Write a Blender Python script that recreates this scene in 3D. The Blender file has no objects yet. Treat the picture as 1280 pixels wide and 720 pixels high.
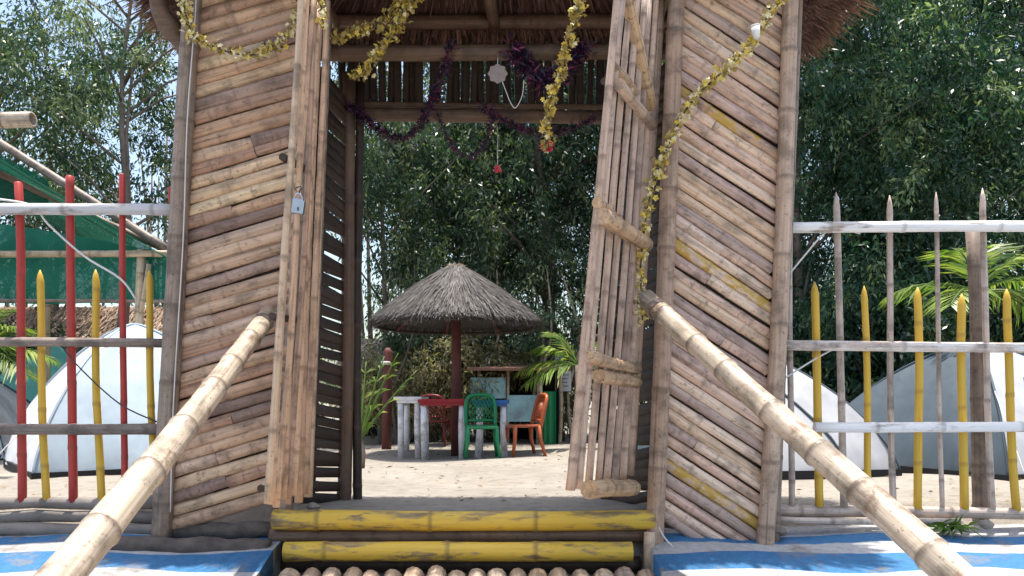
import bpy, math, random
import numpy as np
from mathutils import Vector, Matrix, Quaternion
R = math.radians
random.seed(7)
scene = bpy.context.scene
C = scene.collection

# ------------------------------------------------------------------ camera, sky, sun, exposure
EYE = 0.69            # eye height over the sand behind the gate
F = 1000.0            # focal length in photo pixels (photo is 1280 wide)
HZ = 500.0            # row of the horizon
cam_d = bpy.data.cameras.new('camera')
cam = bpy.data.objects.new('camera', cam_d)
C.objects.link(cam)
cam.location = (0, 0, EYE)
cam.rotation_euler = (R(90), 0, 0)
cam_d.sensor_width = 36
cam_d.lens = 36 * F / 1280
cam_d.shift_y = (HZ - 360) / 1280
cam_d.clip_start = 0.05
cam_d.clip_end = 900
scene.camera = cam

SUN_EL, SUN_AZ = R(86), R(15)      # azimuth clockwise from +Y
sv = Vector((math.sin(SUN_AZ) * math.cos(SUN_EL), math.cos(SUN_AZ) * math.cos(SUN_EL), math.sin(SUN_EL)))
world = bpy.data.worlds.new('World')
scene.world = world
world.use_nodes = True
wn = world.node_tree
sky = wn.nodes.new('ShaderNodeTexSky')
sky.sky_type = 'NISHITA'
sky.sun_disc = False
sky.sun_elevation = SUN_EL
sky.sun_rotation = SUN_AZ
sky.air_density = 1.2
sky.dust_density = 3.0
wn.links.new(sky.outputs[0], wn.nodes['Background'].inputs[0])
wn.nodes['Background'].inputs[1].default_value = 0.135
sun_d = bpy.data.lights.new('sun', 'SUN')
sun_d.energy = 3.7
sun_d.angle = R(0.53)
sun_d.color = (1.0, 0.95, 0.87)
sun = bpy.data.objects.new('sun', sun_d)
C.objects.link(sun)
sun.rotation_euler = sv.to_track_quat('Z', 'Y').to_euler()
sun.location = sv * 60
scene.view_settings.view_transform = 'Standard'
scene.view_settings.look = 'None'
scene.view_settings.gamma = 1
scene.view_settings.use_curve_mapping = False
scene.view_settings.exposure = 1.15
scene.cycles.max_bounces = 6
scene.cycles.transparent_max_bounces = 8


def W(px, py, d):
    """photo pixel + distance along the view axis -> world point"""
    return Vector(((px - 640) / F * d, d, EYE - (py - HZ) / F * d))


def on_sand(px, d):
    return Vector(((px - 640) / F * d, d, 0.0))

# ------------------------------------------------------------------ materials
MATS = {}


def new_mat(name):
    m = bpy.data.materials.new(name)
    m.use_nodes = True
    n = m.node_tree.nodes
    l = m.node_tree.links
    b = n['Principled BSDF']
    MATS[name] = m
    return m, n, l, b


def ramp(n, stops, interp='LINEAR'):
    r = n.new('ShaderNodeValToRGB')
    r.color_ramp.interpolation = interp
    e = r.color_ramp.elements
    while len(e) > len(stops):
        e.remove(e[-1])
    while len(e) < len(stops):
        e.new(0.5)
    for i, (p, c) in enumerate(stops):
        e[i].position = p
        e[i].color = (c[0], c[1], c[2], 1) if not isinstance(c, (int, float)) else (c, c, c, 1)
    return r


def mix(n, l, fac, a, b, mode='MIX'):
    m = n.new('ShaderNodeMix')
    m.data_type = 'RGBA'
    m.blend_type = mode
    for v, s in ((fac, m.inputs[0]), (a, m.inputs[6]), (b, m.inputs[7])):
        if hasattr(v, 'links'):
            l.new(v, s)
        elif isinstance(v, (int, float)):
            s.default_value = v
        else:
            s.default_value = (v[0], v[1], v[2], 1)
    return m.outputs[2]


def obj_coord(n, l, scale=(1, 1, 1), jitter=True):
    tc = n.new('ShaderNodeTexCoord')
    mp = n.new('ShaderNodeMapping')
    mp.inputs['Scale'].default_value = scale
    if jitter:
        oi = n.new('ShaderNodeObjectInfo')
        mu = n.new('ShaderNodeVectorMath')
        mu.operation = 'SCALE'
        mu.inputs[0].default_value = (37.0, 61.0, 83.0)
        l.new(oi.outputs['Random'], mu.inputs['Scale'])
        l.new(mu.outputs[0], mp.inputs['Location'])
    l.new(tc.outputs['Object'], mp.inputs['Vector'])
    return mp.outputs[0]


def noise(n, l, vec, scale, detail=3, rough=0.55):
    t = n.new('ShaderNodeTexNoise')
    t.inputs['Scale'].default_value = scale
    t.inputs['Detail'].default_value = detail
    t.inputs['Roughness'].default_value = rough
    if vec is not None:
        l.new(vec, t.inputs['Vector'])
    return t.outputs['Fac']


def bump(n, l, b, h, strength=0.4, dist=0.01):
    k = n.new('ShaderNodeBump')
    k.inputs['Strength'].default_value = strength
    k.inputs['Distance'].default_value = dist
    l.new(h, k.inputs['Height'])
    l.new(k.outputs[0], b.inputs['Normal'])


def bamboo(name, tones, paint=None, wear=0.45, unit=False, rough=0.5, spots=0.5, node_dark=0.55, stain=0.0):
    """tones: base colours picked per piece; paint: coat of paint worn through to the cane.
    unit: the mesh is a unit-length piece stretched by its object scale."""
    m, n, l, b = new_mat(name)
    oi = n.new('ShaderNodeObjectInfo')
    base = ramp(n, [(i / max(1, len(tones)), c) for i, c in enumerate(tones)], 'CONSTANT')
    l.new(oi.outputs['Random'], base.inputs[0])
    st = obj_coord(n, l, (0.9 if not unit else 0.6, 1 / 0.03 if not unit else 1.2, 1 / 0.03 if not unit else 1.2))
    streak = noise(n, l, st, 1.6, 4, 0.65)
    sr = ramp(n, [(0.28, 0.42), (0.42, 0.85), (0.55, 1.02), (0.74, 1.32)])
    l.new(streak, sr.inputs[0])
    col = mix(n, l, 1.0, base.outputs[0], sr.outputs[0], 'MULTIPLY')
    bc = obj_coord(n, l, (1, 1, 1) if not unit else (0.7, 0.06, 0.06))
    blot = noise(n, l, bc, 7, 4, 0.6)
    br = ramp(n, [(0.34, 0.42), (0.5, 1.0), (0.75, 1.12)])
    l.new(blot, br.inputs[0])
    col = mix(n, l, 0.75, col, br.outputs[0], 'MULTIPLY')
    if spots:
        sp = noise(n, l, bc if not unit else obj_coord(n, l, (1.0, 0.09, 0.09)), 48 if not unit else 22, 3, 0.6)
        r2 = ramp(n, [(0.60, 0.0), (0.67, 1.0)])
        l.new(sp, r2.inputs[0])
        mm = n.new('ShaderNodeMath')
        mm.operation = 'MULTIPLY'
        mm.inputs[1].default_value = spots
        l.new(r2.outputs[0], mm.inputs[0])
        col = mix(n, l, mm.outputs[0], col, (0.05, 0.035, 0.028))
    if stain:
        sn = noise(n, l, bc, 5.5, 5, 0.7)
        s2 = ramp(n, [(0.56, 0.0), (0.66, stain)])
        l.new(sn, s2.inputs[0])
        col = mix(n, l, s2.outputs[0], col, (0.16, 0.085, 0.045))
    if paint:
        wv = noise(n, l, obj_coord(n, l, (0.5, 2.2, 2.2)) if not unit else bc, 7, 6, 0.68)
        wr = ramp(n, [(wear - 0.06, 0.0), (wear + 0.05, 1.0)])
        l.new(wv, wr.inputs[0])
        pv = mix(n, l, 0.35, paint, sr.outputs[0], 'MULTIPLY')
        col = mix(n, l, wr.outputs[0], col, pv)
    at = n.new('ShaderNodeAttribute')
    at.attribute_name = 'node'
    nm = n.new('ShaderNodeMath')
    nm.operation = 'MULTIPLY'
    nm.inputs[1].default_value = node_dark
    l.new(at.outputs['Fac'], nm.inputs[0])
    col = mix(n, l, nm.outputs[0], col, (0.09, 0.06, 0.042))
    l.new(col, b.inputs['Base Color'])
    b.inputs['Roughness'].default_value = rough
    b.inputs['Specular IOR Level'].default_value = 0.35
    bump(n, l, b, streak, 0.35, 0.006)
    return m


def plain(name, c, rough=0.6, var=0.18, sc=6.0, bmp=0.15, per_obj=0.0, spec=0.4, dirt=None):
    m, n, l, b = new_mat(name)
    v = obj_coord(n, l)
    f = noise(n, l, v, sc, 5, 0.6)
    r = ramp(n, [(0.25, 1 - var), (0.75, 1 + var)])
    l.new(f, r.inputs[0])
    col = mix(n, l, 1.0, c, r.outputs[0], 'MULTIPLY')
    if dirt:
        f2 = noise(n, l, v, sc * 0.6, 6, 0.7)
        r2 = ramp(n, [(0.5, 0.0), (0.66, 1.0)])
        l.new(f2, r2.inputs[0])
        col = mix(n, l, r2.outputs[0], col, dirt)
    if per_obj:
        oi = n.new('ShaderNodeObjectInfo')
        r3 = ramp(n, [(0, 1 - per_obj), (1, 1 + per_obj)])
        l.new(oi.outputs['Random'], r3.inputs[0])
        col = mix(n, l, 1.0, col, r3.outputs[0], 'MULTIPLY')
    l.new(col, b.inputs['Base Color'])
    b.inputs['Roughness'].default_value = rough
    b.inputs['Specular IOR Level'].default_value = spec
    if bmp:
        bump(n, l, b, f, bmp, 0.02)
    return m


def leafy(name, lo, mid, hi, trans=0.35, rough=0.42):
    m, n, l, b = new_mat(name)
    at = n.new('ShaderNodeAttribute')
    at.attribute_name = 'tint'
    r = ramp(n, [(0.0, lo), (0.55, mid), (1.0, hi)])
    l.new(at.outputs['Fac'], r.inputs[0])
    oi = n.new('ShaderNodeObjectInfo')
    r3 = ramp(n, [(0, 0.82), (1, 1.15)])
    l.new(oi.outputs['Random'], r3.inputs[0])
    col = mix(n, l, 1.0, r.outputs[0], r3.outputs[0], 'MULTIPLY')
    l.new(col, b.inputs['Base Color'])
    b.inputs['Roughness'].default_value = rough
    b.inputs['Specular IOR Level'].default_value = 0.5
    t = n.new('ShaderNodeBsdfTranslucent')
    l.new(mix(n, l, 1.0, col, (1.15, 1.25, 0.6), 'MULTIPLY'), t.inputs['Color'])
    mx = n.new('ShaderNodeMixShader')
    mx.inputs[0].default_value = trans
    l.new(b.outputs[0], mx.inputs[1])
    l.new(t.outputs[0], mx.inputs[2])
    l.new(mx.outputs[0], n['Material Output'].inputs[0])
    return m


def cloth(name, c, trans=0.25, rough=0.7, weave=0.0):
    m, n, l, b = new_mat(name)
    v = obj_coord(n, l)
    f = noise(n, l, v, 3.0, 5, 0.6)
    r = ramp(n, [(0.3, 0.85), (0.7, 1.08)])
    l.new(f, r.inputs[0])
    col = mix(n, l, 1.0, c, r.outputs[0], 'MULTIPLY')
    l.new(col, b.inputs['Base Color'])
    b.inputs['Roughness'].default_value = rough
    t = n.new('ShaderNodeBsdfTranslucent')
    l.new(col, t.inputs['Color'])
    mx = n.new('ShaderNodeMixShader')
    mx.inputs[0].default_value = trans
    l.new(b.outputs[0], mx.inputs[1])
    l.new(t.outputs[0], mx.inputs[2])
    out = mx.outputs[0]
    if weave:
        w = noise(n, l, v, 160.0, 1, 0.5)
        wr = ramp(n, [(0.5, 0.0), (0.6, weave)])
        l.new(w, wr.inputs[0])
        tr = n.new('ShaderNodeBsdfTransparent')
        m2 = n.new('ShaderNodeMixShader')
        l.new(wr.outputs[0], m2.inputs[0])
        l.new(out, m2.inputs[1])
        l.new(tr.outputs[0], m2.inputs[2])
        out = m2.outputs[0]
    l.new(out, n['Material Output'].inputs[0])
    fb = noise(n, l, obj_coord(n, l, (1.0, 1.0, 0.35)), 5.0, 2, 0.45)
    bump(n, l, b, fb, 0.35, 0.06)
    return m


K = 1.38
TAN = [(0.42, 0.27, 0.17), (0.36, 0.225, 0.14), (0.47, 0.33, 0.21), (0.30, 0.185, 0.125), (0.40, 0.28, 0.20),
       (0.20, 0.13, 0.10), (0.44, 0.30, 0.20), (0.34, 0.20, 0.13), (0.50, 0.37, 0.23), (0.28, 0.19, 0.145), (0.38, 0.25, 0.165)]
PINK = [(0.50, 0.355, 0.27), (0.46, 0.315, 0.235), (0.54, 0.40, 0.305), (0.43, 0.30, 0.23), (0.47, 0.36, 0.29), (0.38, 0.27, 0.225),
        (0.50, 0.36, 0.25), (0.44, 0.30, 0.235), (0.56, 0.43, 0.325), (0.34, 0.25, 0.21)]
TAN = [tuple(q * K for q in c) for c in TAN]
PINK = [(c[0] * K, c[1] * K, c[2] * K * 0.99) for c in PINK]
bamboo('slat_brown', TAN, unit=True, node_dark=0.4)
bamboo('slat_pinkish', PINK, unit=True, node_dark=0.4)
bamboo('slat_yellow', PINK[:3], paint=(0.50, 0.32, 0.06), wear=0.50, unit=True)
bamboo('post_bamboo', [(0.25, 0.19, 0.148), (0.28, 0.21, 0.16), (0.23, 0.175, 0.138)], rough=0.6)
bamboo('post_light', [(0.46, 0.33, 0.24), (0.42, 0.29, 0.205)], rough=0.55)
bamboo('door_slat', [(0.58, 0.38, 0.24), (0.50, 0.315, 0.20), (0.62, 0.44, 0.28), (0.44, 0.28, 0.19), (0.56, 0.41, 0.28)], spots=0.35)
bamboo('door_slat_grey', [(0.46, 0.33, 0.25), (0.52, 0.38, 0.29), (0.40, 0.285, 0.22), (0.49, 0.35, 0.26)], spots=0.35)
bamboo('cross_bar', [(0.50, 0.34, 0.20), (0.46, 0.31, 0.19)], spots=0.8)
bamboo('shade_toned_bamboo', [(0.045, 0.029, 0.021), (0.058, 0.037, 0.027), (0.036, 0.024, 0.018)])  # near-black tones put the shade of passage and ceiling into the colour
bamboo('beam_bamboo', [(0.125, 0.077, 0.05), (0.15, 0.093, 0.062)])  # tones lowered too, ceiling shade is part of the beam colour
bamboo('rail_bamboo', [(0.49, 0.40, 0.30)], spots=0.5, rough=0.42, node_dark=0.8, stain=0.75)
bamboo('ramp_bamboo', [(0.60, 0.46, 0.33), (0.55, 0.41, 0.29), (0.50, 0.37, 0.28), (0.64, 0.50, 0.36)], spots=0.3)
bamboo('step_yellow', [(0.30, 0.21, 0.11), (0.33, 0.23, 0.13)], paint=(0.68, 0.45, 0.06), wear=0.445, rough=0.45)
bamboo('picket_yellow', [(0.42, 0.30, 0.16)], paint=(0.60, 0.37, 0.045), wear=0.30, node_dark=0.35)
bamboo('picket_red', [(0.32, 0.10, 0.07)], paint=(0.40, 0.045, 0.035), wear=0.28, node_dark=0.3, rough=0.45)
bamboo('picket_grey', [(0.55, 0.44, 0.365), (0.48, 0.385, 0.32), (0.60, 0.49, 0.41)], spots=0.4)
bamboo('rail_white', [(0.40, 0.33, 0.28)], paint=(0.78, 0.76, 0.74), wear=0.40, node_dark=0.4)
bamboo('rail_grey', [(0.36, 0.33, 0.31)], paint=(0.52, 0.51, 0.51), wear=0.44, node_dark=0.5)
bamboo('rail_worn', [(0.54, 0.44, 0.37)], paint=(0.70, 0.65, 0.60), wear=0.52, node_dark=0.4)
bamboo('rail_brown', [(0.24, 0.185, 0.15), (0.21, 0.16, 0.13)], node_dark=0.3)
bamboo('pale_cane', [(0.55, 0.44, 0.30), (0.48, 0.37, 0.25)], spots=0.2)
plain('weathered_wood', (0.19, 0.165, 0.145), 0.85, 0.4, 5, 0.6, per_obj=0.2)
plain('old_log', (0.10, 0.082, 0.07), 0.9, 0.5, 9, 0.9)
plain('bark', (0.155, 0.125, 0.10), 0.9, 0.45, 7, 0.7, per_obj=0.25)
plain('bark_dark', (0.085, 0.065, 0.05), 0.9, 0.4, 7, 0.7, per_obj=0.2)
plain('red_post', (0.115, 0.036, 0.031), 0.7, 0.3, 8, 0.3)
plain('thatch_grey', (0.10, 0.09, 0.083), 0.95, 0.35, 30, 0.3)
plain('thatch_pink', (0.26, 0.135, 0.095), 0.95, 0.35, 30, 0.3)
plain('thatch_dark', (0.05, 0.032, 0.024), 0.95, 0.3, 20, 0.3)
plain('wire', (0.62, 0.60, 0.57), 0.5, 0.1, 5, 0)
plain('cord_dark', (0.06, 0.05, 0.05), 0.7, 0.1, 5, 0)
plain('steel', (0.45, 0.45, 0.46), 0.3, 0.1, 30, 0)
MATS['steel'].node_tree.nodes['Principled BSDF'].inputs['Metallic'].default_value = 0.9
plain('paper', (0.70, 0.70, 0.69), 0.8, 0.08, 8, 0.05)
plain('ink', (0.09, 0.09, 0.10), 0.8, 0.1, 8, 0)
plain('green_plastic', (0.012, 0.20, 0.075), 0.3, 0.08, 6, 0.03)
plain('orange_plastic', (0.42, 0.10, 0.035), 0.33, 0.08, 6, 0.03)
plain('maroon_plastic', (0.17, 0.022, 0.025), 0.33, 0.08, 6, 0.03)
plain('white_paint', (0.80, 0.79, 0.80), 0.6, 0.12, 12, 0.3, dirt=(0.42, 0.38, 0.34))
plain('red_paint', (0.30, 0.018, 0.025), 0.4, 0.15, 10, 0.2)
plain('blue_paint', (0.03, 0.14, 0.38), 0.45, 0.15, 10, 0.2)
plain('turquoise_board', (0.30, 0.50, 0.53), 0.7, 0.15, 5, 0.2, dirt=(0.22, 0.30, 0.32))
plain('dark_cloth', (0.014, 0.014, 0.017), 0.9, 0.3, 4, 0.3)
plain('petal_yellow', (0.60, 0.46, 0.08), 0.6, 0.2, 20, 0)
plain('petal_cream', (0.66, 0.58, 0.32), 0.6, 0.2, 20, 0)
plain('petal_brown', (0.30, 0.22, 0.06), 0.7, 0.3, 20, 0)
plain('petal_pink', (0.55, 0.06, 0.10), 0.6, 0.2, 20, 0)
plain('tinsel_purple', (0.018, 0.006, 0.028), 0.35, 0.4, 20, 0)
plain('tinsel_magenta', (0.16, 0.02, 0.07), 0.35, 0.4, 20, 0)
plain('felt_pale', (0.27, 0.225, 0.205), 0.9, 0.15, 20, 0.2)
plain('stone', (0.25, 0.22, 0.19), 0.9, 0.3, 8, 0.6, per_obj=0.25)
plain('dry_leaf', (0.30, 0.19, 0.09), 0.8, 0.3, 10, 0, per_obj=0.3)
cloth('tent_white', (0.78, 0.79, 0.80))
cloth('tent_paleblue', (0.46, 0.56, 0.64))
cloth('tent_grey', (0.50, 0.515, 0.54))
cloth('tent_slate', (0.075, 0.105, 0.13))
cloth('tent_teal', (0.03, 0.16, 0.20))
cloth('tent_mint', (0.18, 0.55, 0.45))
cloth('tent_black', (0.02, 0.02, 0.024))
cloth('net_green', (0.008, 0.17, 0.11), 0.35, 0.8, weave=0.15)
cloth('net_dark', (0.006, 0.09, 0.055), 0.3, 0.8, weave=0.25)
leafy('leaf_tree', (0.020, 0.058, 0.034), (0.066, 0.115, 0.055), (0.28, 0.32, 0.18), 0.36, 0.36)
leafy('leaf_light', (0.024, 0.062, 0.036), (0.082, 0.13, 0.066), (0.30, 0.35, 0.20), 0.35, 0.36)
leafy('leaf_dark', (0.012, 0.047, 0.029), (0.036, 0.092, 0.046), (0.21, 0.28, 0.13), 0.36, 0.36)
leafy('leaf_palm', (0.07, 0.145, 0.022), (0.145, 0.235, 0.045), (0.36, 0.40, 0.10), 0.42)
leafy('leaf_dry', (0.17, 0.15, 0.07), (0.32, 0.28, 0.14), (0.50, 0.44, 0.26))
leafy('straw', (0.05, 0.044, 0.041), (0.105, 0.095, 0.088), (0.23, 0.21, 0.19), 0.05, 0.9)
leafy('straw_pink', (0.07, 0.034, 0.027), (0.155, 0.08, 0.062), (0.26, 0.15, 0.11), 0.10, 0.9)
leafy('straw_pale', (0.28, 0.19, 0.14), (0.42, 0.30, 0.22), (0.55, 0.42, 0.31), 0.1, 0.9)

# sand, painted bank
m, n, l, b = new_mat('sand')
tc = n.new('ShaderNodeTexCoord')
f1 = noise(n, l, tc.outputs['Object'], 0.7, 6, 0.6)
f2 = noise(n, l, tc.outputs['Object'], 9.0, 6, 0.65)
f3 = noise(n, l, tc.outputs['Object'], 70.0, 3, 0.6)
r1 = ramp(n, [(0.3, (0.225, 0.20, 0.165)), (0.55, (0.285, 0.254, 0.212)), (0.8, (0.335, 0.303, 0.256))])
l.new(f1, r1.inputs[0])
r2 = ramp(n, [(0.3, 0.72), (0.5, 1.0), (0.75, 1.12)])
l.new(f2, r2.inputs[0])
c1 = mix(n, l, 1.0, r1.outputs[0], r2.outputs[0], 'MULTIPLY')
r3 = ramp(n, [(0.64, 0.0), (0.75, 0.45)])
l.new(f3, r3.inputs[0])
c1 = mix(n, l, r3.outputs[0], c1, (0.16, 0.12, 0.085))
l.new(c1, b.inputs['Base Color'])
b.inputs['Roughness'].default_value = 0.95
bump(n, l, b, f2, 0.7, 0.06)

m, n, l, b = new_mat('painted_bank')
tc = n.new('ShaderNodeTexCoord')
sx = n.new('ShaderNodeSeparateXYZ')
l.new(tc.outputs['Object'], sx.inputs[0])
wob = noise(n, l, tc.outputs['Object'], 2.2, 5, 0.6)
wm_ = n.new('ShaderNodeMath'); wm_.operation = 'MULTIPLY_ADD'
wm_.inputs[1].default_value = 0.05; wm_.inputs[2].default_value = -0.025
l.new(wob, wm_.inputs[0])
ya = n.new('ShaderNodeMath'); ya.operation = 'ADD'
l.new(sx.outputs['Y'], ya.inputs[0]); l.new(wm_.outputs[0], ya.inputs[1])
mr = n.new('ShaderNodeMapRange')
mr.inputs['From Min'].default_value = 5.25; mr.inputs['From Max'].default_value = 2.25
l.new(ya.outputs[0], mr.inputs['Value'])
blue, white = (0.030, 0.155, 0.33), (0.42, 0.42, 0.42)
edges = [(5.25, white), (5.05, blue), (4.92, white), (4.76, blue), (4.50, white), (4.28, blue), (4.02, white), (3.78, blue), (3.5, white), (3.2, blue), (2.9, white)]
rs = ramp(n, [((5.25 - y) / 3.0, c) for y, c in edges], 'CONSTANT')
l.new(mr.outputs[0], rs.inputs[0])
dn = noise(n, l, tc.outputs['Object'], 3.5, 7, 0.7)
dr = ramp(n, [(0.53, 0.0), (0.66, 0.85)])
l.new(dn, dr.inputs[0])
fn = noise(n, l, tc.outputs['Object'], 24, 5, 0.7)
fr = ramp(n, [(0.3, 0.75), (0.6, 1.05)])
l.new(fn, fr.inputs[0])
c0 = mix(n, l, 1.0, rs.outputs[0], fr.outputs[0], 'MULTIPLY')
c1 = mix(n, l, dr.outputs[0], c0, (0.20, 0.175, 0.15))
l.new(c1, b.inputs['Base Color'])
b.inputs['Roughness'].default_value = 0.75
bump(n, l, b, fn, 0.6, 0.03)

# ------------------------------------------------------------------ object helpers
WM = {}


def link(name, data, parent=None, M=None):
    o = bpy.data.objects.new(name, data)
    C.objects.link(o)
    M = M or Matrix()
    if parent is not None:
        o.parent = parent
        o.matrix_basis = WM[parent.name].inverted() @ M
    else:
        o.matrix_basis = M
    WM[o.name] = M
    return o


def tag(o, label, cat, group=None, kind=None):
    o['label'] = label
    if cat:
        o['category'] = cat
    if group:
        o['group'] = group
    if kind:
        o['kind'] = kind
    return o


def thing(name, label, cat, loc, group=None):
    return tag(link(name, None, None, Matrix.Translation(loc)), label, cat, group)


class MB:
    def __init__(s):
        s.v, s.f, s.sm, s.mi, s.nd, s.ti = [], [], [], [], [], []

    def add(s, vs, fs, smooth=True, mi=0, node=None, tint=0.5):
        k = len(s.v)
        s.v += [tuple(p) for p in vs]
        s.f += [tuple(i + k for i in f) for f in fs]
        s.sm += [smooth] * len(fs)
        s.mi += [mi] * len(fs)
        s.nd += node if node else [0.0] * len(vs)
        s.ti += [tint] * len(vs)
        return k

    def box(s, c, h, rot=None, mi=0, taper=1.0):
        vs = []
        for sx in (-1, 1):
            for sy in (-1, 1):
                for sz in (-1, 1):
                    t = taper if sz > 0 else 1.0
                    p = Vector((sx * h[0] * t, sy * h[1] * t, sz * h[2]))
                    if rot:
                        p = rot @ p
                    vs.append(p + Vector(c))
        s.add(vs, [(0, 1, 3, 2), (4, 6, 7, 5), (0, 4, 5, 1), (2, 3, 7, 6), (0, 2, 6, 4), (1, 5, 7, 3)], False, mi)

    def tube(s, pts, rad, sides=6, caps=True, mi=0, node=None):
        pts = [Vector(p) for p in pts]
        m = len(pts)
        if isinstance(rad, (int, float)):
            rad = [rad] * m
        vs, nd = [], []
        ref = Vector((0, 0, 1))
        for i, p in enumerate(pts):
            t = (pts[min(i + 1, m - 1)] - pts[max(i - 1, 0)]).normalized()
            if i == 0:
                u = t.cross(ref)
                if u.length < 0.2:
                    u = t.cross(Vector((0, 1, 0)))
                u.normalize()
            else:
                u = (u - t * u.dot(t)).normalized()
            w = t.cross(u)
            for k in range(sides):
                a = 2 * math.pi * k / sides
                vs.append(p + (u * math.cos(a) + w * math.sin(a)) * rad[i])
                nd.append(node[i] if node else 0.0)
        fs = []
        for i in range(m - 1):
            for k in range(sides):
                k2 = (k + 1) % sides
                fs.append((i * sides + k, i * sides + k2, (i + 1) * sides + k2, (i + 1) * sides + k))
        k0 = s.add(vs, fs, True, mi, nd)
        if caps:
            s.f.append(tuple(k0 + k for k in range(sides))[::-1])
            s.f.append(tuple(k0 + (m - 1) * sides + k for k in range(sides)))
            s.sm += [False] * 2
            s.mi += [mi] * 2
        return k0

    def mesh(s, name, mats):
        me = bpy.data.meshes.new(name)
        me.from_pydata(s.v, [], s.f)
        me.polygons.foreach_set('use_smooth', s.sm)
        me.polygons.foreach_set('material_index', s.mi)
        for nm, dat in (('node', s.nd), ('tint', s.ti)):
            at = me.attributes.new(nm, 'FLOAT', 'POINT')
            at.data.foreach_set('value', dat)
        for mm in (mats if isinstance(mats, (list, tuple)) else [mats]):
            me.materials.append(MATS[mm])
        return me

    def build(s, name, mats, parent=None, M=None, world=True):
        """verts are given in world space unless world is False (then M places them)"""
        if world:
            M = WM[parent.name] if parent is not None else Matrix()
            inv = M.inverted()
            s.v = [tuple(inv @ Vector(p)) for p in s.v]
        return link(name, s.mesh(name, mats), parent, M)


def pole_rings(L, r0, r1, spacing, rng, swell=0.07, bend=0.0):
    """rings along +X for a bamboo culm: (x, radius, node)"""
    xs = [(0.0, 0.0)]
    x = rng.uniform(0.25, 0.9) * spacing
    nodes = []
    while x < L - 0.03:
        nodes.append(x)
        x += spacing * rng.uniform(0.8, 1.2)
    rings = [(0.0, 1.0, 0.0)]
    d = min(0.022, 0.35 * spacing)
    last = 0.0
    for q in nodes:
        mid = (last + q) / 2
        if q - last > 0.1:
            rings.append((mid, 1.0 - swell * 0.3, 0.0))
        for dx, k, nd in ((-d, 1.0, 0.05), (-d * 0.3, 1.0 + swell, 0.7), (d * 0.3, 1.0 + swell * 0.8, 1.0), (d, 1.0, 0.05)):
            if rings[-1][0] + 0.001 < q + dx < L - 0.001:
                rings.append((q + dx, k, nd))
        last = q
    rings.append((L, 1.0, 0.0))
    ph = rng.uniform(0, 6.28)
    out = []
    for x, k, nd in rings:
        t = x / L
        r = (r0 + (r1 - r0) * t) * k
        off = bend * math.sin(math.pi * t) + bend * 0.4 * math.sin(7 * t + ph)
        out.append((x, r, nd, off * math.cos(ph), off * math.sin(ph)))
    return out


def pole(name, p0, p1, r0, r1=None, mat='post_bamboo', parent=None, spacing=0.32, sides=10, bend=0.006, hollow=False, tip=0.0, seed=None, swell=0.07):
    """one bamboo culm from p0 to p1 as its own object"""
    p0, p1 = Vector(p0), Vector(p1)
    rng = random.Random(seed if seed is not None else hash((round(p0.x, 3), round(p0.y, 3), round(p0.z, 3), round(p1.x, 3), round(p1.z, 3))))
    r1 = r1 or r0
    L = (p1 - p0).length
    mb = MB()
    rings = pole_rings(L, r0, r1, spacing, rng, swell, bend)
    if tip:
        rings = [q for q in rings if q[0] < L - tip - 0.005]
        rr = r0 + (r1 - r0)
        rings += [(L - tip, rr, 0.0, 0, 0), (L - tip * 0.5, rr * 0.72, 0.0, 0, 0), (L, rr * 0.12, 0.0, 0, 0)]
    vs, nd, fs = [], [], []
    ins = []
    if hollow:
        ins = [(L, 0.72), (L - 0.05, 0.7)]
    allr = [(x, r, n_, oy, oz) for x, r, n_, oy, oz in rings] + [(x, r1 * k, 0.6, rings[-1][3], rings[-1][4]) for x, k in ins]
    for i, (x, r, n_, oy, oz) in enumerate(allr):
        for k in range(sides):
            a = 2 * math.pi * k / sides
            wob = 1 + 0.03 * math.sin(3 * a + i)
            vs.append((x, oy + r * wob * math.cos(a), oz + r * wob * math.sin(a)))
            nd.append(n_)
    m = len(allr)
    for i in range(m - 1):
        for k in range(sides):
            k2 = (k + 1) % sides
            fs.append((i * sides + k, (i + 1) * sides + k, (i + 1) * sides + k2, i * sides + k2)[::-1])
    mb.add(vs, fs, True, 0, nd)
    mb.f.append(tuple(range(sides))[::-1]); mb.sm.append(False); mb.mi.append(0)
    mb.f.append(tuple((m - 1) * sides + k for k in range(sides))); mb.sm.append(False); mb.mi.append(0)
    q = (p1 - p0).to_track_quat('X', 'Z')
    M = Matrix.Translation(p0) @ q.to_matrix().to_4x4() @ Matrix.Rotation(rng.uniform(0, 6.28), 4, 'X')
    return link(name, mb.mesh(name, mat), parent, M)


def rope(name, pts, r, mat, parent=None, sides=5):
    mb = MB()
    mb.tube(pts, r, sides)
    return mb.build(name, mat, parent)


def smooth_path(pts, n=8, sag=0.0):
    pts = [Vector(p) for p in pts]
    out = []
    for i in range(len(pts) - 1):
        p0, p1, p2, p3 = pts[max(i - 1, 0)], pts[i], pts[i + 1], pts[min(i + 2, len(pts) - 1)]
        for k in range(n):
            t = k / n
            out.append(0.5 * ((2 * p1) + (p2 - p0) * t + (2 * p0 - 5 * p1 + 4 * p2 - p3) * t * t + (3 * p1 - p0 - 3 * p2 + p3) * t ** 3))
    out.append(pts[-1])
    return out


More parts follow.
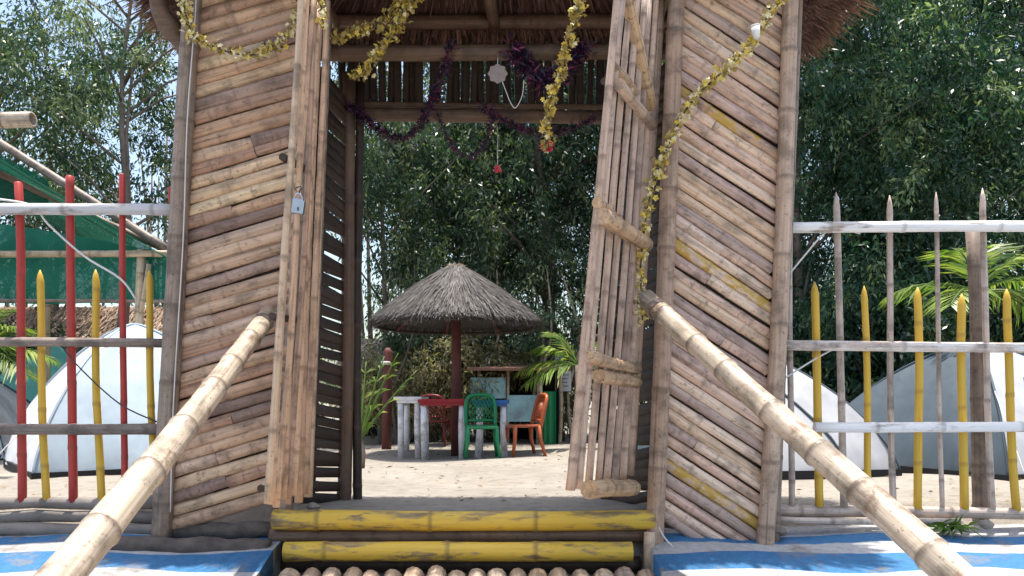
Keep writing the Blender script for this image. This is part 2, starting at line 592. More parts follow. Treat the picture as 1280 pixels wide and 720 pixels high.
def quads_mesh(name, V, tint, mats, mi=None):
    """V: (n,4,3) array of quads"""
    nq = V.shape[0]
    me = bpy.data.meshes.new(name)
    me.vertices.add(nq * 4)
    me.vertices.foreach_set('co', V.reshape(-1).astype(np.float32))
    me.loops.add(nq * 4)
    me.loops.foreach_set('vertex_index', np.arange(nq * 4, dtype=np.int32))
    me.polygons.add(nq)
    me.polygons.foreach_set('loop_start', np.arange(0, nq * 4, 4, dtype=np.int32))
    if mi is not None:
        me.polygons.foreach_set('material_index', mi.astype(np.int32))
    me.update(calc_edges=True)
    at = me.attributes.new('tint', 'FLOAT', 'POINT')
    at.data.foreach_set('value', np.repeat(tint, 4).astype(np.float32))
    for mm in (mats if isinstance(mats, (list, tuple)) else [mats]):
        me.materials.append(MATS[mm])
    me.validate()
    return me


def unit(a):
    return a / (np.linalg.norm(a, axis=-1, keepdims=True) + 1e-9)


def leaf_quads(P, D, Ln, Wd, rng):
    """leaves at P pointing along D, length Ln, half-width Wd"""
    n = len(P)
    side = unit(np.cross(D, unit(rng.normal(size=(n, 3)))))
    mid = P + D * (Ln * 0.45)[:, None]
    nrm = np.cross(D, side)
    a = mid + side * Wd[:, None] + nrm * (Wd * 0.3)[:, None]
    c = mid - side * Wd[:, None] + nrm * (Wd * 0.3)[:, None]
    tip = P + D * Ln[:, None] + np.array([0, 0, -1]) * (Ln * 0.12)[:, None]
    return np.stack([P, a, tip, c], axis=1)

# ------------------------------------------------------------------ ground
def sand_h(x, y):
    h = 0.025 * math.sin(0.9 * x + 0.6 * y) + 0.02 * math.sin(2.1 * x - 1.3 * y + 1) + 0.012 * math.sin(4.3 * y + 0.7 * x)
    return h * min(1, max(0, (y - 5.4) / 1.5)) * (1 if y < 40 else 0)


def bank_h(y):
    return -0.125 - 0.2 * (5.22 - y)


ys = [-60, -20, -6, -3, -1, 0.5, 2, 3, 4, 4.6, 4.97, 5.02, 5.3] + [5.3 + 0.22 * i for i in range(1, 40)] + [14.5, 16, 18, 21, 25, 30, 40, 60, 100, 180, 400]
xs = [-400, -120, -50, -25, -15] + [-10 + 0.25 * i for i in range(81)] + [15, 25, 50, 120, 400]
gv, gf = [], []
for y in ys:
    for x in xs:
        if y >= 5.3 or (y >= 5.02 and -1.42 < x < 0.84):
            z = sand_h(x, y)
        elif y >= -3:
            z = min(-0.42, -0.42 - 0.21 * (4.97 - y))
        else:
            z = -2.0
        gv.append((x, y, z))
nx = len(xs)
for j in range(len(ys) - 1):
    for i in range(nx - 1):
        a = j * nx + i
        gf.append((a, a + 1, a + nx + 1, a + nx))
mb = MB(); mb.add(gv, gf, True)
g = mb.build('sand_ground', 'sand')
g['kind'] = 'structure'
g['label'] = 'pale trampled sand yard behind the gate'


def bank(x0, x1):
    mb = MB()
    yy = [-3 + 0.25 * i for i in range(33)] + [5.21]
    nxx = max(8, int((x1 - x0) / 0.2))
    V, Fc = [], []
    for y in yy:
        for i in range(nxx + 1):
            x = x0 + (x1 - x0) * i / nxx
            V.append((x, y, bank_h(y) + 0.012 * math.sin(5 * x + 3 * y) + 0.008 * math.sin(11 * y - 4 * x)))
    w = nxx + 1
    for j in range(len(yy) - 1):
        for i in range(nxx):
            a = j * w + i
            Fc.append((a, a + 1, a + w + 1, a + w))
    # skirt down to the ground on the side that faces the ramp and along the top edge
    k = len(V)
    V += [(V[j * w + (0 if x0 > 0 else nxx)][0], V[j * w][1], V[j * w][2] - 0.9) for j in range(len(yy))]
    e = 0 if x0 > 0 else nxx
    for j in range(len(yy) - 1):
        Fc.append((j * w + e, (j + 1) * w + e, k + j + 1, k + j))
    k2 = len(V)
    t0 = (len(yy) - 1) * w
    V += [(V[t0 + i][0], V[t0 + i][1], -0.5) for i in range(w)]
    for i in range(nxx):
        Fc.append((t0 + i, t0 + i + 1, k2 + i + 1, k2 + i))
    mb.add(V, Fc, True)
    o = mb.build('painted_bank', 'painted_bank')
    o['kind'] = 'structure'
    o['label'] = 'sloping bank painted in %s stripes' % ('blue and white')


bank(-9.0, -1.42)
bank(0.84, 9.0)

# ------------------------------------------------------------------ the gate
GY = 5.0
gate = thing('bamboo_gate', 'tall bamboo entrance gate with slatted side panels and thatched roof', 'gate', (-0.3, GY, -0.2))
LO = (W(207, 672, GY), W(247, -4, GY))      # left outer post (foot, head)
LI = (W(352, 668, GY), W(392, -4, GY))      # left inner
RI = (W(815, 700, GY), W(843, -4, GY))
RO = (W(953, 694, GY), W(985, -4, GY))


def at_z(post, z):
    t = (z - post[0].z) / (post[1].z - post[0].z)
    return post[0].lerp(post[1], t)


def up(post, z):
    p = at_z(post, z)
    return p


pole('post', at_z(LO, -0.24) + Vector((0, -0.06, 0)), at_z(LO, 3.45) + Vector((0, -0.06, 0)), 0.062, 0.056, 'post_bamboo', gate, 0.4, 12, 0.012)
pole('post', at_z(LI, -0.2) + Vector((0, 0.02, 0)), at_z(LI, 3.4) + Vector((0, 0.02, 0)), 0.055, 0.05, 'post_bamboo', gate, 0.4, 12, 0.01)
pole('post', at_z(RI, -0.36) + Vector((0, -0.055, 0)), at_z(RI, 3.45) + Vector((0, -0.055, 0)), 0.058, 0.052, 'post_light', gate, 0.45, 12, 0.012)
pole('post', at_z(RO, -0.26) + Vector((0, -0.06, 0)), at_z(RO, 3.45) + Vector((0, -0.06, 0)), 0.056, 0.048, 'post_light', gate, 0.42, 12, 0.014)
pole('post', W(1000, 0, 5.0) * 0 + at_z(RO, -0.24) + Vector((0.075, 0.0, 0)), at_z(RO, 3.4) + Vector((0.07, 0.0, 0)), 0.03, 0.026, 'post_bamboo', gate, 0.35, 8, 0.012)

# unit slats, half round canes 1 long and radius 1
UNIT = []
for k in range(7):
    rg = random.Random(100 + k)
    nn = rg.choice([1, 1, 2, 2])
    xs_ = [(0, 1.0, 0.3)]
    ph = rg.uniform(0.15, 0.4)
    for q in range(nn):
        c = ph + q * rg.uniform(0.28, 0.36)
        if c < 0.93:
            xs_ += [(c - 0.02, 0.98, 0.0), (c - 0.004, 1.07, 0.5), (c + 0.006, 1.05, 0.8), (c + 0.025, 0.98, 0.0)]
    xs_.append((1.0, rg.uniform(0.9, 1.0), 0.3))
    mb = MB()
    V, N_, Fc = [], [], []
    sg = 7
    e0, e1 = rg.uniform(-0.01, 0.01), rg.uniform(-0.01, 0.01)
    for i, (x, r, nd) in enumerate(xs_):
        for j in range(sg):
            a = math.pi * j / (sg - 1)
            jit = rg.uniform(-0.008, 0.008) if i in (0, len(xs_) - 1) else 0
            V.append((x + jit, -r * math.sin(a) * 0.95, r * math.cos(a) + 0.1 * math.sin(x * 5 + k)))
            N_.append(nd)
    for i in range(len(xs_) - 1):
        for j in range(sg - 1):
            Fc.append((i * sg + j, (i + 1) * sg + j, (i + 1) * sg + j + 1, i * sg + j + 1))
        Fc.append((i * sg + sg - 1, (i + 1) * sg + sg - 1, (i + 1) * sg, i * sg))
    mb.add(V, Fc, True, 0, N_)
    mb.f += [tuple(range(sg)), tuple((len(xs_) - 1) * sg + j for j in range(sg))[::-1]]
    mb.sm += [False] * 2; mb.mi += [0] * 2
    UNIT.append(mb.mesh('slat', 'slat_brown'))


def slat(p0, p1, r, mat, parent, flip=False, nm='slat'):
    p0, p1 = Vector(p0), Vector(p1)
    d = p1 - p0
    me = random.choice(UNIT)
    X = d.normalized()
    Y = Vector((0, 1, 0)) if abs(X.y) < 0.5 else Vector((1, 0, 0))
    if flip:
        Y = -Y
    Y = (Y - X * Y.dot(X)).normalized()
    Z = X.cross(Y)
    M = Matrix((X, Y, Z)).transposed().to_4x4()
    M = Matrix.Translation(p0) @ M @ Matrix.Diagonal((d.length, r, r, 1))
    o = link(nm, me, parent, M)
    o.material_slots[0].link = 'OBJECT'
    o.material_slots[0].material = MATS[mat]
    return o


def side_panel(A, B, slope, pitch, zmin, zmax, zfloor, mat, rng, yellow=(), breaks=0.3):
    # added dark sheet behind the slats, stops light leaks and darkens the gaps
    mb = MB()
    q = [at_z(A, 0.04 if A is LO else -0.1), at_z(B, 0.12 if A is LO else -0.2), at_z(B, 3.3), at_z(A, 3.3)]
    V = [p + Vector((0, 0.012, 0)) for p in q] + [p + Vector((0, 0.03, 0)) for p in q]
    mb.add(V, [(0, 1, 2, 3), (7, 6, 5, 4), (0, 4, 5, 1), (1, 5, 6, 2), (2, 6, 7, 3), (3, 7, 4, 0)], False)
    pan = mb.build('side_panel', 'shade_toned_bamboo', gate)
    for z in (0.35, 1.3, 2.3, 3.1):
        mb = MB()
        mb.tube([at_z(A, z) + Vector((0, 0.065, 0)), at_z(B, z) + Vector((0, 0.065, 0))], 0.03, 7)
        mb.build('batten', 'shade_toned_bamboo', pan)
    c = zmin
    i = 0
    y = GY
    while c < zmax:
        zc = c + rng.uniform(-0.008, 0.008)
        sl = slope + rng.uniform(-0.012, 0.012)
        x0, x1 = at_z(A, zc).x - 0.0, 0
        # left end at x0 with height zc, right end where it meets post B
        xb = at_z(B, zc).x
        for _ in range(3):
            xb = at_z(B, zc + sl * (xb - x0)).x
        za, zb = zc, zc + sl * (xb - x0)
        lo, hi = 0.0, 1.0
        if za < zfloor and zb < zfloor:
            c += pitch; continue
        if za < zfloor:
            lo = (zfloor - za) / (zb - za)
        if zb < zfloor:
            hi = (zfloor - za) / (zb - za)
        P = lambda t: Vector((x0 + (xb - x0) * t, y + rng.uniform(-0.006, 0.006), za + (zb - za) * t))
        r = pitch * abs(math.cos(math.atan(sl))) * 0.545 * rng.uniform(0.94, 1.09)
        a, b_ = lo + rng.uniform(0.0, 0.03), hi - rng.uniform(0.0, 0.03)
        mt = 'slat_yellow' if i in yellow else mat
        if rng.random() < breaks and hi - lo > 0.8:
            s = rng.uniform(0.3, 0.7)
            p = P(s)
            slat(P(a), p, r, mt, pan)
            dz = rng.uniform(-0.012, 0.012)
            slat(p + Vector((0.004, 0, dz)), P(b_) + Vector((0, 0, dz)), r * rng.uniform(0.88, 1.02), mat, pan)
        else:
            slat(P(a), P(b_), r, mt, pan)
        i += 1
        c += pitch
    return pan


rg = random.Random(11)
side_panel(LO, LI, 0.295, 0.0815, -0.10, 3.3, -0.14, 'slat_brown', rg, breaks=0.30)
side_panel(RI, RO, -0.65, 0.0805, 0.0, 3.72, -0.235, 'slat_pinkish', rg, yellow=(4, 21, 33), breaks=0.08)

# passage side walls behind the front panels
RB_L = (Vector((-1.165, 5.55, 0.0)), Vector((-1.13, 5.55, 2.8)))
RB_R = (Vector((0.66, 5.60, 0.0)), Vector((0.72, 5.60, 2.8)))
pole('rear_post', RB_L[0] - Vector((0, 0, 0.15)), RB_L[1] + Vector((0.0, 0, 0.15)), 0.05, 0.045, 'beam_bamboo', gate, 0.5, 10, 0.008)
pole('rear_post', RB_L[0] + Vector((0.085, 0.03, -0.15)), RB_L[1] + Vector((0.07, 0.03, 0.1)), 0.034, 0.03, 'shade_toned_bamboo', gate, 0.4, 8, 0.008)
pole('rear_post', RB_R[0] - Vector((0, 0, 0.15)), RB_R[1] + Vector((0, 0, 0.15)), 0.05, 0.045, 'beam_bamboo', gate, 0.5, 10, 0.008)
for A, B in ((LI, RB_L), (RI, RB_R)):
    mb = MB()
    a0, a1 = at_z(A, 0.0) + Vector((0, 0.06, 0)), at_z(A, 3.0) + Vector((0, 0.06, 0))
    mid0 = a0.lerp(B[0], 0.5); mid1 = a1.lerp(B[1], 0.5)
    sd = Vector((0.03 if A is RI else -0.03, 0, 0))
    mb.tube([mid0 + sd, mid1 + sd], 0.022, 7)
    sw = mb.build('passage_wall', 'shade_toned_bamboo', gate)
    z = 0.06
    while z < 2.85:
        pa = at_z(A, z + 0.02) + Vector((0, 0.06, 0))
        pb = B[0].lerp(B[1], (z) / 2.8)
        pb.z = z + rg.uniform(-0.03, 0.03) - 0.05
        slat(pa, pb, rg.uniform(0.034, 0.040), 'shade_toned_bamboo', sw, flip=(A is RI))
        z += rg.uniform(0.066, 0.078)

# beams and the slatted strip screen under the rear of the roof
pole('beam', W(372, 66, 5.28), W(850, 64, 5.28), 0.052, 0.05, 'beam_bamboo', gate, 0.45, 10, 0.008)
pole('beam', W(410, 143, 5.66), W(775, 148, 5.66), 0.048, 0.046, 'beam_bamboo', gate, 0.4, 10, 0.008)
pole('beam', W(410, 130, 5.70), W(780, 134, 5.70), 0.022, 0.02, 'beam_bamboo', gate, 0.35, 8, 0.008)
pole('beam', Vector((-2.2, 5.0, 3.28)), Vector((1.95, 5.0, 3.28)), 0.055, 0.05, 'beam_bamboo', gate, 0.45, 10, 0.01)
pole('beam', Vector((-2.2, 5.62, 3.36)), Vector((1.95, 5.62, 3.36)), 0.05, 0.05, 'beam_bamboo', gate, 0.45, 10, 0.01)
pole('beam', Vector((-0.12, 5.64, 3.30)), Vector((-0.17, 5.02, 3.42)), 0.042, 0.04, 'beam_bamboo', gate, 0.35, 10, 0.008)
for a, b_ in ((LO, LI), (RI, RO)):
    for q in (a, b_):
        p = at_z(q, 3.3)
        pole('tie_beam', p + Vector((0, -0.25, 0.03)), p + Vector((0, 0.75, 0.03)), 0.035, 0.035, 'beam_bamboo', gate, 0.35, 8, 0.006)
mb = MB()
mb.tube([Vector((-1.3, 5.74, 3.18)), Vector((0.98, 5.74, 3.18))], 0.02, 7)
scr = mb.build('strip_screen', 'shade_toned_bamboo', gate)
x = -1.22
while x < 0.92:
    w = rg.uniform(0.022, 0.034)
    slat((x, 5.75, 2.73 + rg.uniform(-0.02, 0.03)), (x + rg.uniform(-0.03, 0.03), 5.75, 3.62), w, 'shade_toned_bamboo', scr)
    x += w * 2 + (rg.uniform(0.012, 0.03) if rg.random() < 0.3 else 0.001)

# hipped thatch roof with rafters and hanging straw eaves
EX0, EX1, EY0, EY1, EZ = -2.17, 1.95, 4.95, 5.80, 3.25
RX0, RX1, RYC, RZ = -1.3, 1.0, 5.38, 4.0
E = [Vector((EX0, EY0, EZ)), Vector((EX1, EY0, EZ)), Vector((EX1, EY1, EZ)), Vector((EX0, EY1, EZ))]
Q0, Q1 = Vector((RX0, RYC, RZ)), Vector((RX1, RYC, RZ))
mb = MB()
th = Vector((0, 0, 0.16))
V = E + [Q0, Q1] + [p + th for p in E + [Q0, Q1]]
low = [(0, 1, 5, 4), (1, 2, 5), (2, 3, 4, 5), (3, 0, 4)]
mb.add(V, low + [tuple(i + 6 for i in f)[::-1] for f in low] + [(i, (i + 1) % 4, (i + 1) % 4 + 6, i + 6) for i in range(4)], False)
roof = mb.build('thatch_roof', 'thatch_dark', gate)
nr = np.random.default_rng(5)
quads, tin = [], []
slopes = [(E[0], E[1], Q1, Q0), (E[1], E[2], Q1, Q1), (E[2], E[3], Q0, Q1), (E[3], E[0], Q0, Q0)]
for si, (a, b_, c, d) in enumerate(slopes):
    nrm = (b_ - a).cross(d - a).normalized()
    for under in (0, 1):
        cnt = (5200 if under else 3000) if si in (1, 3) else (3600 if under else 5200)
        for k in range(cnt):
            u, v = nr.random(), nr.random() ** 1.5
            p = a.lerp(b_, u).lerp(d.lerp(c, u), v)
            dn_ = (a.lerp(b_, u) - d.lerp(c, u)).normalized()
            off = th * (1.05 + 0.2 * nr.random()) if not under else nrm * (-0.008 - 0.03 * nr.random())
            if under and nrm.z < 0:
                off = -off
            p = p + off
            L_ = nr.uniform(0.25, 0.6)
            dd = (dn_ + Vector(nr.normal(0, 0.11, 3))).normalized()
            e = p + dd * L_
            over = (p - p.lerp(e, 1)).length
            if e.z < EZ - 0.05:
                e = p + dd * max(0.05, (p.z - (EZ - 0.05 * nr.random())) / max(0.3, -dd.z))
            sd = dd.cross(nrm).normalized() * nr.uniform(0.004, 0.011)
            quads.append([p - sd, p + sd, e + sd * 0.4, e - sd * 0.4])
            tin.append(nr.random())
V = np.array([[list(q - Vector((0, 0, 0))) for q in s] for s in quads])
me = quads_mesh('straw', V - np.array(WM[roof.name].translation), np.array(tin), 'straw_pink')
st = link('straw', me, roof, WM[roof.name])
st['kind'] = 'stuff'
# fringe of straw hanging at the eaves
quads, tin = [], []
for a, b_ in ((E[0], E[1]), (E[1], E[2]), (E[2], E[3]), (E[3], E[0])):
    out = Vector(((a + b_) / 2 - Vector((-0.15, RYC, EZ)))); out.z = 0; out.normalize()
    L_ = (b_ - a).length
    for k in range(int(L_ * 620)):
        p = a.lerp(b_, nr.random()) + Vector((0, 0, nr.uniform(-0.01, 0.17))) - out * nr.uniform(-0.03, 0.16)
        dd = (out * nr.uniform(0.1, 0.6) + Vector((0, 0, -1)) * nr.uniform(0.4, 1.0) + Vector(nr.normal(0, 0.22, 3))).normalized()
        e = p + dd * nr.uniform(0.03, 0.085)
        sd = dd.cross(Vector(nr.normal(0, 1, 3))).normalized() * nr.uniform(0.003, 0.007)
        quads.append([p - sd, p + sd, e + sd * 0.3, e - sd * 0.3])
        tin.append(nr.random())
me = quads_mesh('fringe', np.array([[list(q) for q in s] for s in quads]) - np.array(WM[roof.name].translation), np.array(tin), 'straw_pink')
o = link('fringe', me, roof, WM[roof.name]); o['kind'] = 'stuff'
for k, (p0, p1) in enumerate([((EX1 - .06, EY0, EZ + 0.0), (RX1, RYC, RZ - 0.08)), ((EX1 - .06, EY1, EZ), (RX1, RYC, RZ - 0.08)), ((EX0 + .06, EY0, EZ), (RX0, RYC, RZ - 0.08)), ((EX0 + .06, EY1, EZ), (RX0, RYC, RZ - 0.08)),
                              ((EX1 - .10, 4.9, EZ - 0.03), (RX1 + .1, 5.0, RZ - 0.15)), ((EX1 - .10, 5.6, EZ - 0.03), (RX1 + .1, 5.2, RZ - 0.15)), ((EX0 + .10, 4.9, EZ - 0.03), (RX0 - .1, 5.0, RZ - 0.15)), ((EX0 + .10, 5.6, EZ - 0.03), (RX0 - .1, 5.2, RZ - 0.15))]):
    pole('rafter', p0, p1, 0.026, 0.024, 'beam_bamboo', roof, 0.35, 8, 0.006)
# bent log brace under the left eave
rope('brace', smooth_path([W(238, 92, 5.08), W(232, 60, 5.06), W(214, 36, 5.0), W(200, 12, 4.95), W(196, -25, 4.92)], 5), [0.038, 0.042, 0.05, 0.055, 0.06, 0.062, 0.06, 0.06, 0.062, 0.066, 0.07, 0.07, 0.066, 0.062, 0.06, 0.058, 0.055, 0.052, 0.05, 0.05, 0.05], 'beam_bamboo', gate, 10)


# ---------------------------------------------- door leaves
def leaf_point(nb, nt, fb, ft, u, v):
    return nb.lerp(fb, u).lerp(nt.lerp(ft, u), v)


# left leaf: near edge (u=0) towards the camera, far edge (u=1) hinged at the inner post
d_n, d_f = 4.15, 4.98
lb = [W(333, 634, d_n), W(377, -30, d_n), W(386, 622, d_f), W(411, 10, d_f)]
door_l = None
for v in (0.66, 0.36, 0.035, 0.97):
    mb = MB()
    mb.tube([leaf_point(*lb, 0.02, v) + Vector((-0.04, 0, 0)), leaf_point(*lb, 0.98, v) + Vector((-0.04, 0, 0))], 0.022, 7)
    if door_l is None:
        door_l = mb.build('door', 'shade_toned_bamboo', gate)
    else:
        mb.build('batten', 'shade_toned_bamboo', door_l)
door_l['label'] = 'left door leaf of thin reddish cane splits, swung open towards the viewer'
rd = random.Random(21)
us = [0.0, 0.09, 0.22, 0.34, 0.47, 0.60, 0.72, 0.86, 0.97]
for k, u in enumerate(us):
    u2 = u + rd.uniform(-0.035, 0.05)
    v0, v1 = rd.uniform(-0.006, 0.012), rd.uniform(0.97, 1.02)
    pole('door_slat', leaf_point(*lb, u, v0), leaf_point(*lb, min(1, max(0, u2)), v1) + Vector((rd.uniform(-.01, .01), 0, 0)), rd.uniform(0.018, 0.029), rd.uniform(0.013, 0.018), 'door_slat', door_l, 0.5, 8, 0.016, swell=0.12)
pole('hinge_stick', leaf_point(*lb, 1.02, 0.02), leaf_point(*lb, 1.05, 0.98), 0.022, 0.02, 'post_bamboo', door_l, 0.3, 8, 0.01)
# right leaf
d_n, d_f = 4.2, 5.06
rb = [W(712, 618, d_n), W(774, -30, d_n), W(789, 606, d_f), W(829, -20, d_f)]
door_r = None
for v in (0.80, 0.30):
    mb = MB()
    mb.tube([leaf_point(*rb, 0.03, v) + Vector((-0.035, 0.02, 0)), leaf_point(*rb, 0.97, v) + Vector((-0.035, 0.02, 0))], 0.02, 7)
    if door_r is None:
        door_r = mb.build('door', 'shade_toned_bamboo', gate)
    else:
        mb.build('batten', 'shade_toned_bamboo', door_r)
door_r['label'] = 'right door leaf of greyish canes with short cross bars, standing half open'
us = [0.0, 0.13, 0.27, 0.41, 0.55, 0.70, 0.84, 0.97]
for k, u in enumerate(us):
    pole('door_slat', leaf_point(*rb, u, rd.uniform(0.0, 0.02)), leaf_point(*rb, u + rd.uniform(-0.02, 0.02), rd.uniform(0.97, 1.0)), rd.uniform(0.0195, 0.0235) * (1.25 if k == 0 else 1.0), rd.uniform(0.017, 0.020), 'door_slat_grey', door_r, 0.4, 9, 0.010)
toc = Vector((0.034, -0.035, 0))


def bar(px0, py0, px1, py1, r, mat='cross_bar', d0=4.2, d1=4.98):
    pole('cross_bar', W(px0, py0, d0) + toc, W(px1, py1, d1) + toc, r, r * 0.96, mat, door_r, 0.28, 10, 0.004, hollow=True)


bar(727, 611, 784, 609, 0.052, d0=4.42, d1=4.95)
bar(728, 446, 788, 462, 0.036)
bar(740, 470, 788, 478, 0.040, d0=4.4)
bar(738, 255, 770, 285, 0.030)
bar(743, 272, 800, 308, 0.046, d0=4.2, d1=4.9)
bar(757, 86, 785, 118, 0.028, d0=4.3, d1=4.7)
bar(764, 108, 808, 160, 0.032, 'post_light', d0=4.25)
bar(769, -20, 806, 136, 0.036, 'cross_bar', d0=4.3, d1=4.95)

# padlock on the left leaf
pl = thing('padlock', 'small steel padlock hanging from the left door leaf', 'padlock', W(372, 268, 4.06))
c = W(373, 259, 4.06)
mb = MB()
rot = Matrix.Rotation(R(8), 3, 'Y')
mb.box(c, (0.030, 0.013, 0.033), rot)
mb.box(c + Vector((0, 0, 0.036)), (0.029, 0.011, 0.006), rot, taper=0.8)
body = mb.build('body', 'steel', pl)
mb = MB()
mb.tube([c + Vector((0.02 * math.cos(a), 0.0, 0.036 + 0.035 * math.sin(a))) for a in [math.pi * i / 8 for i in range(9)]], 0.0055, 6)
mb.build('shackle', 'steel', pl)
mb = MB()
mb.box(c + Vector((0.002, -0.0135, -0.012)), (0.005, 0.001, 0.009))
mb.build('keyhole', 'ink', body)
rope('wire_loop', smooth_path([c + Vector((0.0, 0.0, 0.072)), c + Vector((0.02, -0.01, 0.10)), c + Vector((0.0, 0.05, 0.12)), c + Vector((-0.02, 0.02, 0.1)), c + Vector((0, 0, 0.07))], 4), 0.004, 'cord_dark', pl)

# ------------------------------------------------------------------ steps, ramp and handrails
stp = thing('bamboo_steps', 'two bamboo steps painted yellow under the gate opening', 'steps', W(580, 706, 4.9))
pole('step_pole', W(342, 650, 4.93), W(817, 650, 4.93), 0.064, 0.060, 'step_yellow', stp, 0.68, 14, 0.006, seed=3)
pole('riser_pole', W(338, 671, 4.96), W(808, 669, 4.96), 0.050, 0.048, 'beam_bamboo', stp, 0.5, 12, 0.006)
pole('step_pole', W(356, 690, 4.82), W(790, 690, 4.82), 0.060, 0.060, 'step_yellow', stp, 0.62, 14, 0.006, seed=8)
pole('stake', W(812, 720, 4.86), W(813, 665, 4.9), 0.042, 0.042, 'ramp_bamboo', stp, 0.3, 10, 0.003)
pole('stake', W(345, 712, 4.98), W(345, 632, 5.0), 0.036, 0.034, 'beam_bamboo', stp, 0.3, 10, 0.003)
pole('riser_pole', W(345, 706, 4.95), W(800, 706, 4.95), 0.05, 0.05, 'shade_toned_bamboo', stp, 0.5, 10, 0.004)

rampo = thing('bamboo_ramp', 'ramp of round bamboo poles leading up to the steps', 'ramp', (-0.32, 2.0, -1.0))
x = -1.36
k = 0
while x < 0.86:
    r = rg.uniform(0.054, 0.066)
    y1 = 4.70 + rg.uniform(-0.06, 0.05)
    z1 = -0.345 + rg.uniform(-0.012, 0.012)
    pole('pole', (x + r, -0.9, z1 - 0.17 * (y1 + 0.9) - 0.06), (x + r, y1, z1), r, r * 0.96, 'ramp_bamboo', rampo, 0.36, 12, 0.008, hollow=True)
    x += r * 2 + 0.004
    k += 1
for yy in (0.2, 2.2, 4.1):
    zz = -0.345 - 0.17 * (4.7 - yy) - 0.135
    pole('bearer', (-1.5, yy, zz), (1.0, yy, zz), 0.055, 0.055, 'shade_toned_bamboo', rampo, 0.4, 10, 0.004)


def handrail(p_top, p_far, ext, r_top, r_low, label, seed):
    d = (p_far - p_top)
    low = p_top + d * ext
    t = thing('handrail', label, 'handrail', (low.x, low.y, bank_h(low.y)), 'bamboo handrails of the ramp')
    pole('rail', low, p_top, r_low, r_top, 'rail_bamboo', t, 0.34, 18, 0.012, hollow=True, seed=seed, swell=0.09)
    for f_, rr_ in ((0.06, 1.08),):
        c_ = p_top + d * f_
        ax = d.normalized(); u_ = ax.cross(Vector((0, 0, 1))).normalized(); w_ = ax.cross(u_)
        coil = [c_ + ax * (0.012 * i / 12 - 0.024) + (u_ * math.cos(2 * math.pi * i / 12) + w_ * math.sin(2 * math.pi * i / 12)) * r_top * rr_ for i in range(49)]
        rope('lashing', coil, 0.004, 'rail_brown', t, 5)
    foot = p_top + d * (ext - 0.12)
    pole('support_post', (foot.x - 0.02, foot.y + 0.1, bank_h(foot.y) - 0.25), (foot.x - 0.02, foot.y + 0.1, foot.z + 0.05), 0.05, 0.05, 'rail_brown', t, 0.35, 10, 0.004)
    return t


handrail(W(338, 392, 4.86), W(58, 742, 2.62), 1.25, 0.052, 0.076, 'thick pale bamboo handrail left of the ramp, running up to the left door leaf', 5)
handrail(W(806, 373, 4.80), W(1185, 716, 3.0), 1.3, 0.056, 0.072, 'thick pale bamboo handrail with dark rings crossing in front of the right panel', 9)

# ------------------------------------------------------------------ fences
FD = 5.16
fence_l = thing('picket_fence', 'bamboo fence of red and yellow pickets left of the gate', 'fence', (-3.6, FD, -0.12))
fence_r = thing('picket_fence', 'bamboo fence of grey and yellow pickets with whitened rails right of the gate', 'fence', (3.2, FD, -0.12))


def picket(fence, px_t, py_t, px_b, py_b, r, mat, d=FD - 0.03, tip=0.07):
    pole('picket', W(px_b, py_b, d), W(px_t, py_t, d), r, r * 0.92, mat, fence, 0.42, 8, 0.010, tip=tip)


for k in range(-6, 4):
    px = 23 + 64.6 * k
    t = random.Random(k + 40)
    picket(fence_l, px + t.uniform(-2, 2), 222 + t.uniform(-6, 6) + (8 if k == 3 else 0), px + 4, 628, 0.0275 if k != 2 else 0.021, 'picket_red', tip=0.012)
for k in range(-6, 3):
    px = 53 + 68.5 * k
    t = random.Random(k + 80)
    picket(fence_l, px - 2 + t.uniform(-2, 2), 337 + t.uniform(-4, 4), px + 5, 628, 0.024, 'picket_yellow')
pole('rail', W(-420, 262, FD - 0.085), W(232, 262, FD - 0.085), 0.038, 0.036, 'rail_grey', fence_l, 0.5, 10, 0.008)
pole('rail', W(-420, 428, FD - 0.085), W(212, 429, FD - 0.085), 0.031, 0.029, 'rail_brown', fence_l, 0.45, 10, 0.006)
pole('rail', W(-420, 535, FD - 0.085), W(206, 536, FD - 0.085), 0.038, 0.036, 'rail_brown', fence_l, 0.5, 10, 0.008)
for q, (y0, y1) in enumerate(((634, 628), (648, 645), (660, 662))):
    mb = MB()
    a, b_ = W(-430, y0, FD - 0.02 - 0.03 * q), W(232, y1, FD - 0.02 - 0.03 * q)
    rk = random.Random(q)
    mb.tube([a.lerp(b_, t / 14) + Vector((0, 0, rk.uniform(-0.01, 0.01))) for t in range(15)], [rk.uniform(0.035, 0.047) for t in range(15)], 8)
    mb.build('base_log', 'weathered_wood', fence_l)

tall = [(988, 234, 990, 632), (1045, 240, 1055, 634), (1112, 244, 1117, 640), (1170, 240, 1178, 640), (1228, 235, 1241, 640)]
for k in range(5):
    tall.append((1291 + 61 * k, 240 + 3 * (k % 3), 1299 + 61 * k, 640))
rad = [0.020, 0.023, 0.021, 0.015, 0.021]
for k, (a, b_, c, d) in enumerate(tall):
    picket(fence_r, a, b_, c, d, rad[k % 5], 'picket_grey', tip=0.10)
short = [(1018, 352, 1024, 634), (1080, 357, 1085, 636), (1147, 359, 1147, 640), (1202, 367, 1206, 640), (1258, 361, 1271, 640)]
for k in range(5):
    short.append((1320 + 62 * k, 360, 1330 + 62 * k, 640))
for k, (a, b_, c, d) in enumerate(short):
    picket(fence_r, a, b_, c, d, 0.027 if k != 1 else 0.022, 'picket_yellow', tip=0.075)
pole('rail', W(975, 284, FD - 0.085), W(1640, 286, FD - 0.085), 0.036, 0.036, 'rail_white', fence_r, 0.55, 10, 0.008)
pole('rail', W(968, 432, FD - 0.085), W(1640, 434, FD - 0.085), 0.034, 0.032, 'rail_worn', fence_r, 0.5, 10, 0.008)
